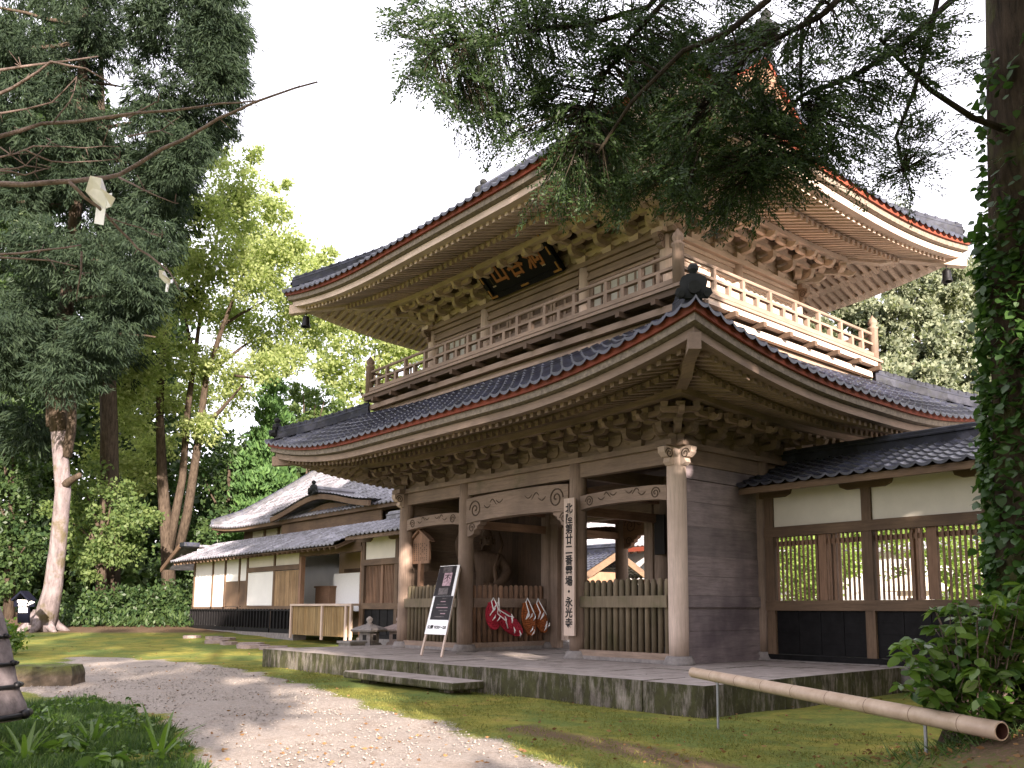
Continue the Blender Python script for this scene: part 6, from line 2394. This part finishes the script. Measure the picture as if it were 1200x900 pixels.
A_ = unit(np.cross(D, rng.normal(size=D.shape) * .35 + np.stack([P[:, 1] * 0, P[:, 1] * 0, np.ones(len(P))], 1)))
N_ = np.cross(D, A_)
Ls = (.05 + .05 * rng.random((NV, 1)))
shape = [(0, 0, 0), (.5, .18, .08), (.42, .55, .05), (0, 1.0, -.06), (-.42, .55, .05), (-.5, .18, .08)]
V = np.stack([P + A_ * Ls * a + D * Ls * b + N_ * Ls * c for a, b, c in shape], 1).reshape(-1, 3)
F = np.arange(6 * NV).reshape(NV, 6)
ivy = link('ivy', npmesh('ivy', V, F), L_IVY)
tag(ivy, 'green ivy climbing the big trunk at the right edge', 'ivy')

# leafy shrub in front of the corridor, right
def leaf_plant(name, label, base, stems, m, cat='shrub', leaf=(.07, .13), whorl=7, mat_stem=None, group=None):
    r = empty(name, base, label, cat, group)
    mb = MB()
    Pq, Dq, Lq = [], [], []
    for (tx, ty, tz_, n) in stems:
        p0 = Vector(base) + Vector((random.gauss(0, .06), random.gauss(0, .06), -.03))
        p1 = Vector((tx, ty, tz_))
        mid = p0.lerp(p1, .5) + Vector((random.gauss(0, .04), random.gauss(0, .04), .06))
        pts = [p0, p0.lerp(mid, .6), mid, mid.lerp(p1, .6), p1]
        mb.tube(pts, [.009, .008, .006, .005, .003], 5)
        for k in range(n):
            f = .3 + .7 * k / max(1, n - 1)
            q = (p0.lerp(mid, f * 2) if f < .5 else mid.lerp(p1, f * 2 - 1))
            cnt = whorl if k == n - 1 else 3
            for w in range(cnt):
                a = random.random() * 2 * math.pi
                Pq.append(tuple(q)); Dq.append((math.cos(a), math.sin(a), random.uniform(-.75, .2)))
                Lq.append(random.uniform(*leaf))
    mb.build('stem', mat_stem or B_TWIG, r)
    Pq, Dq, Lq = np.array(Pq), unit(np.array(Dq)), np.array(Lq).reshape(-1, 1)
    n = len(Pq)
    A_ = unit(np.cross(Dq, np.array([0, 0, 1.0]) + rng.normal(size=(n, 3)) * .5)); N_ = np.cross(A_, Dq)
    sh = [(0, 0, 0), (.22, .25, .06), (.27, .5, .05), (.16, .78, .0), (0, 1, -.1), (-.16, .78, 0), (-.27, .5, .05), (-.22, .25, .06)]
    V = np.stack([Pq + A_ * Lq * a + Dq * Lq * b + N_ * Lq * c for a, b, c in sh], 1).reshape(-1, 3)
    link('leaves', npmesh('leaves', V, np.arange(8 * n).reshape(n, 8)), m, r)
    return r


sb = atd(1140, 842, 6.9)
base = (float(sb[0]), float(sb[1]), gz(sb[0], sb[1]))
stems = []
for (x, y, s_, n) in [(1105, 722, 10, 8), (1135, 712, 10, 8), (1170, 700, 10, 8), (1190, 692, 8, 6), (1070, 765, 12, 8), (1085, 745, 10, 8), (1110, 735, 12, 10), (1140, 730, 12, 10), (1165, 715, 10, 8), (1185, 708, 10, 6), (1200, 712, 8, 4), (1150, 755, 14, 12), (1120, 775, 16, 14), (1090, 790, 14, 12), (1150, 800, 16, 14), (1185, 780, 14, 10), (1110, 810, 14, 12), (1075, 800, 10, 8), (1195, 745, 10, 6), (1175, 830, 12, 10), (1130, 760, 12, 8)]:
    for k in range(max(1, n // 2)):
        q = atd(random.gauss(x, s_), random.gauss(y, s_), 6.9 + random.gauss(0, .22))
        stems.append((q[0], q[1], max(q[2], gz(q[0], q[1]) + .08), 5))
leaf_plant('leafy_shrub', 'glossy leafy shrub in front of the corridor by the ivy trunk', base, stems, L_SHRUB, leaf=(.085, .16))
# ferny grass below it
P, D, Lg = [], [], []
for k in range(520):
    x = random.gauss(1140, 55); d = random.uniform(6.3, 7.2)
    b = at(min(1260, x), 850, 'z', -.1)
    b = atd(x, 850, d)
    P.append((b[0], b[1], gz(b[0], b[1]) - .01)); a = random.random() * 6.28
    D.append((math.cos(a) * .8, math.sin(a) * .8, random.uniform(.1, 1.0))); Lg.append(random.uniform(.07, .22))
P, D, Lg = np.array(P), np.array(D), np.array(Lg)
V, F = leaf_quads(P, D, Lg, Lg * .07)
tag(link('mound_grass', npmesh('mound_grass', V, F), L_GRASS), kind='stuff')
# litter of fallen leaves on the mound, the moss and the path
P = []
for k in range(2000):
    if k < 600:
        x, y = random.gauss(7.3, .8), random.gauss(-4.7, .7)
    else:
        q = at(random.uniform(60, 1150), random.uniform(745, 900) if k % 3 else random.uniform(735, 790), 'z', -.41); x, y = q[0], q[1]
    P.append((x, y, gz(x, y) + .022))
P = np.array(P); D = rng.normal(size=P.shape) * np.array([1, 1, .12])
Lf = .03 + .04 * rng.random(len(P))
V, F = leaf_quads(P, D, Lf, Lf * .5)
M_LITTER = leafmat('dry_leaf', (.10, .05, .025), (.26, .15, .06), .1, .8)
tag(link('fallen_leaves', npmesh('fallen_leaves', V, F), M_LITTER), kind='stuff')

# grass patch at the lower left
gpoly = [tuple(at(x, y, 'z', -.41)[:2]) for x, y in [(-120, 835), (0, 832), (60, 824), (110, 822), (150, 835), (185, 848), (205, 868), (222, 890), (235, 930), (240, 990), (-120, 990)]]
xs_, ys__ = zip(*gpoly)
NG = 52000
gxr = rng.uniform(min(xs_), max(xs_), NG * 2); gyr = rng.uniform(min(ys__), max(ys__), NG * 2)
ins = in_poly(gxr + .12 * np.sin(gyr * 6), gyr + .1 * np.sin(gxr * 5), gpoly)
gxr, gyr = gxr[ins][:NG], gyr[ins][:NG]
clump = np.sin(gxr * 3.1) * np.sin(gyr * 2.7 + 1) + .6 * np.sin(gxr * 7.3 + gyr * 4)
P = np.stack([gxr, gyr, ground_z(gxr, gyr) - .01], 1)
D = rng.normal(size=P.shape) * .55 + np.array([0.15, 0, .75])
Lg = (.06 + .09 * rng.random(len(P))) * (1 + .45 * clump)
V, F = leaf_quads(P, D, Lg, .009 + .004 * rng.random(len(P)))
tag(link('grass', npmesh('grass', V, F), L_GRASS), kind='stuff')


P = []
while len(P) < 2600:
    x, y = random.uniform(min(xs_), max(xs_)), random.uniform(min(ys__), max(ys__))
    if in_poly(np.array([x]), np.array([y]), gpoly)[0] and math.sin(x * 2.3 + 1) * math.sin(y * 3.1) > -.25:
        P.append((x, y, gz(x, y) + random.uniform(.01, .11)))
P = np.array(P)
D = rng.normal(size=P.shape) * np.array([1, 1, .25])
Lg = .035 + .05 * rng.random(len(P))
V, F = leaf_quads(P, D, Lg, Lg * .7)
tag(link('ground_plants', npmesh('ground_plants', V, F), L_SHRUB), kind='stuff')
# loose stones on the path and short tufts in the moss
gpa = np.array(gp)
NP = 6500
qx = rng.uniform(-12, 5, NP * 3); qy = rng.uniform(-9.5, -3, NP * 3)
k_ = in_poly(qx, qy, gp)
qx, qy = qx[k_][:NP], qy[k_][:NP]
n = len(qx)
r_ = (.005 + .017 * rng.random((n, 1)) ** 3)
oc = np.array([[1, 0, 0], [0, 1, 0], [-1, 0, 0], [0, -1, 0], [0, 0, .7], [0, 0, -.7]])
V = np.stack([qx, qy, ground_z(qx, qy) + .012], 1)[:, None, :] + oc[None] * r_[:, None, :] * (.7 + .6 * rng.random((n, 6, 1)))
tri = np.array([[0, 1, 4], [1, 2, 4], [2, 3, 4], [3, 0, 4], [1, 0, 5], [2, 1, 5], [3, 2, 5], [0, 3, 5]])
F = (tri[None] + 6 * np.arange(n)[:, None, None]).reshape(-1, 3)
tag(link('pebbles', npmesh('pebbles', V.reshape(-1, 3), F), plain('gravel_stone', (0.30, 0.27, 0.24), .9, .3, 40)), kind='stuff')
NT = 110000
qx = rng.uniform(-11, 7, NT); qy = rng.uniform(-7.2, -2.5, NT)
k_ = ~in_poly(qx, qy, gp) & ~((qy > -2.95) & (qx < 2.9)) & ~((qx > -5.1) & (qx < -1.6) & (qy > -4.2) & (qy < -2.9)) & ~in_poly(qx, qy, gpoly)
k_ &= (np.sin(qx * 1.9 + .5) + np.sin(qy * 3.3 + qx) + .8 * np.sin(qx * 5.1 - qy * 4)) > rng.normal(size=NT) * 1.2 - .4
qx, qy = qx[k_], qy[k_]
P = np.stack([qx, qy, ground_z(qx, qy) + .004], 1)
D = rng.normal(size=P.shape) * .7 + np.array([0, 0, .7])
V, F = leaf_quads(P, D, .02 + .035 * rng.random(len(P)), .007)
M_MOSSLEAF = leafmat('moss_tuft', (0.08, 0.085, 0.02), (0.2, 0.2, 0.05), .3, .7, 2.0)
tag(link('moss_tufts', npmesh('moss_tufts', V, F), M_MOSSLEAF), kind='stuff')


def strap_plant(label, base, n, L_, m=L_SHRUB, name='strap_leaf_plant', wd=.03, group=None):
    r = empty(name, base, label, 'plant', group)
    for k in range(n):
        a = k * 2.4 + random.random()
        out = Vector((math.cos(a), math.sin(a), 0))
        rows = []
        l = L_ * random.uniform(.75, 1.1)
        sidev = Vector((-out.y, out.x, 0))
        lean = random.uniform(.35, .9)
        for i in range(9):
            t = i / 8
            c = Vector(base) + out * l * lean * t + Vector((0, 0, l * (t - .45 * t * t * lean)))
            w = wd * (1 - t) ** .6 * (.55 + .45 * min(1, t * 4))
            rows.append([c - sidev * w, c + Vector((0, 0, -w * .4)), c + sidev * w])
        MB().grid(rows).build('leaf', m, r)
    return r


for (x, y, n, L_, lab) in ((186, 890, 6, .62, 'strap leaved plant with arching blades at the path edge'), (28, 892, 7, .5, 'upright strap leaved plant in the grass nearest the corner'), (108, 875, 6, .42, 'small strap leaved tuft in the middle of the grass')):
    b = at(x, y, 'z', -.41)
    strap_plant(lab, (b[0], b[1], -.42), n, L_)
for (x, y, h, lab, lf) in ((152, 860, .38, 'thin upright weed at the rim of the grass patch', (.05, .09)), (80, 890, .2, 'broad leaved weed low in the grass patch', (.12, .2)), (50, 862, .3, 'yellow green weed in the grass by the hooped dome', (.05, .09)), (125, 905, .16, 'broad pale leaved weed at the bottom edge of the grass', (.12, .2))):
    b = at(x, y, 'z', -.41)
    base = (float(b[0]), float(b[1]), -.42)
    leaf_plant('weed', lab, base, [(base[0] + random.gauss(0, .05), base[1] + random.gauss(0, .05), base[2] + h * random.uniform(.6, 1.1), 4) for _ in range(3)], L_SHRUB, 'weed', lf, 5, L_SHRUB, 'weeds in the grass patch')

# bare twigs with paper fortunes in the upper left, close to the camera
D_ = 4.6
tw = empty('bare_branch_tree', tuple(atd(-420, 740, 5.0) * np.array([1, 1, 0]) + np.array([0, 0, gz(*atd(-420, 740, 5.0)[:2])])), 'bare twiggy branches reaching in from the left with folded papers', 'tree')
mb = MB()
tb = Vector(tw.location)
mb.tube([tb + Vector((0, 0, -.1)), tb + Vector((.05, .02, 1.2)), Vector(atd(-300, 300, 4.9)), Vector(atd(-260, 60, 4.9))], [.09, .075, .05, .03], 8)
J0 = Vector(atd(-300, 300, 4.9))
paths = [([(-300, 300), (-120, 240), (0, 216), (60, 214), (108, 210), (140, 205), (190, 175), (240, 148), (275, 130), (320, 112), (372, 96)], .017),
         ([(-300, 300), (-100, 200), (0, 158), (50, 145), (130, 138), (200, 130), (260, 121), (300, 118)], .014),
         ([(-260, 60), (-120, 110), (0, 82), (50, 75), (115, 66)], .011), ([(-120, 130), (0, 110), (30, 93), (60, 75), (100, 80), (136, 102)], .010),
         ([(80, 214), (100, 230), (130, 258), (150, 280), (175, 300), (200, 318), (210, 340)], .010),
         ([(-100, 310), (0, 298), (50, 295), (95, 287)], .009), ([(-100, 320), (0, 302), (60, 305), (90, 312)], .007), ([(98, 294), (90, 345)], .006),
         ([(140, 207), (170, 225), (205, 238)], .006), ([(-60, 190), (0, 185), (40, 172), (100, 172), (140, 172)], .006), ([(-60, 150), (0, 133), (60, 120), (90, 90)], .007),
         ([(30, 175), (60, 190), (100, 190), (140, 186)], .005), ([(-40, 205), (20, 195), (42, 196), (45, 210)], .006), ([(150, 160), (190, 152), (212, 136)], .005),
         ([(150, 137), (180, 122), (185, 120)], .005), ([(60, 145), (80, 120), (90, 90)], .005), ([(130, 258), (165, 268), (190, 278)], .004), ([(-30, 160), (0, 170), (30, 195), (45, 180), (60, 165)], .005), ([(0, 200), (30, 205), (60, 196)], .005)]
for pl_, w in paths:
    n = len(pl_)
    pts = []
    for i, (x, y) in enumerate(pl_):
        dd = 4.9 if x <= -250 else D_ + .1 * math.sin(x * .03 + w * 900)
        pts.append(Vector(atd(x, y, dd)))
    # finer wobble
    fine = []
    for a, b in zip(pts[:-1], pts[1:]):
        for f in (0, .5):
            fine.append(a.lerp(b, f) + Vector((random.gauss(0, .004), random.gauss(0, .004), random.gauss(0, .004))))
    fine.append(pts[-1])
    m_ = len(fine)
    mb.tube(fine, [w * (1 - .75 * i / m_) for i in range(m_)], 6)
    for _ in range(5):
        i = random.randrange(m_ // 3, m_)
        q = fine[i]
        mb.tube([q, q + Vector((random.gauss(0, .03), random.gauss(0, .03), random.gauss(.01, .03)))], [.003, .0015], 4)
mb.build('branch', B_TWIG, tw, True)


def paper_slip(x, y, s, label, d=4.55):
    c = Vector(atd(x, y, d)); ru = Vector(_R); uu = Vector(_U); fw = Vector(_fw)
    k = d / FPX * s
    def q(a, b, dpt): return c + ru * a * k + uu * b * k + fw * dpt
    mb = MB()
    t = .004
    def sheet(pl_):
        n = len(pl_)
        v = [q(p[0], p[1], p[2] * 2.6) for p in pl_] + [q(p[0], p[1], p[2] * 2.6 + t) for p in pl_]
        mb.add(v, [tuple(range(n)), tuple(range(n, 2 * n))[::-1]] + [(i, (i + 1) % n, n + (i + 1) % n, n + i) for i in range(n)])
    sheet([(-18, 8, .0), (-6, 22, -.02), (6, 20, -.015), (8, 4, .0), (2, -10, .01), (-12, -4, .02)])
    sheet([(6, 20, -.016), (9, 6, -.03), (20, -2, -.01), (12, -10, .0), (2, -10, .012), (8, 4, .0)])
    sheet([(-12, -4, .022), (2, -10, .012), (4, -22, .0), (0, -30, .01), (-14, -26, .02)])
    sheet([(-10, 10, .03), (4, 12, .03), (6, -2, .02), (-8, 0, .025)])
    tag(mb.build('paper_fortune', M_PAPER), label, 'paper', 'paper fortunes tied to the twigs')


paper_slip(118, 232, 1.0, 'large folded white paper tied to the bare branch')
paper_slip(194, 328, .42, 'small white paper tied near the drooping twig tip', 4.65)

# trees that stand beside the approach and shade the gate
def shade_tree(label, x, y, blobs, leaf, m, trunk_h, seed=1):
    r = tree_root('shade_tree', label, x, y, group='tall trees shading the approach')
    mb = MB().tube([(x, y, gz(x, y) - .2), (x + .1, y, trunk_h * .5), (x, y + .1, trunk_h)], [.34, .26, .08], 10)
    for b in blobs[:10]:
        limb(mb, (x, y, min(trunk_h * .9, max(1.5, b[2] - 1.0))), b[:3], .08, .02, sides=6)
    mb.build('trunk', B_DARK, r, True)
    crown('crown', blobs, leaf, m, r, .1, .62, 34, .22, .3)


def fill(x, ylo, yhi, zlo, zhi, cnt, r_, n):
    return [(x + random.uniform(-1.6, 1.6), random.uniform(ylo, yhi), random.uniform(zlo, zhi), r_ * random.uniform(.7, 1.25), r_ * random.uniform(.7, 1.25), r_ * .75, n) for _ in range(cnt)]


shade_tree('tall leafy tree right of the approach, shading the gate front', 14.5, -8.2, fill(14.5, -10.6, -5.6, 1.5, 17, 66, 1.0, 620) + fill(14.5, -13.0, -10.2, 9.5, 17.5, 34, 1.0, 620), .26, L_DARK, 17)
shade_tree('shorter leafy tree beside the corridor, shading the lower wall', 15.0, -2.0, fill(15, -5.6, 2.5, 1.0, 8.6, 80, 1.05, 640) + fill(15, -6.0, -3.2, 3.0, 7.2, 26, 1.0, 640), .26, L_DARK, 7.5)
shade_tree('loose crowned tree behind the viewpoint, dappling the path', 15.5, -14.5, fill(15.5, -21, -11.0, 2.5, 12.5, 58, .9, 480), .26, L_DARK, 11)
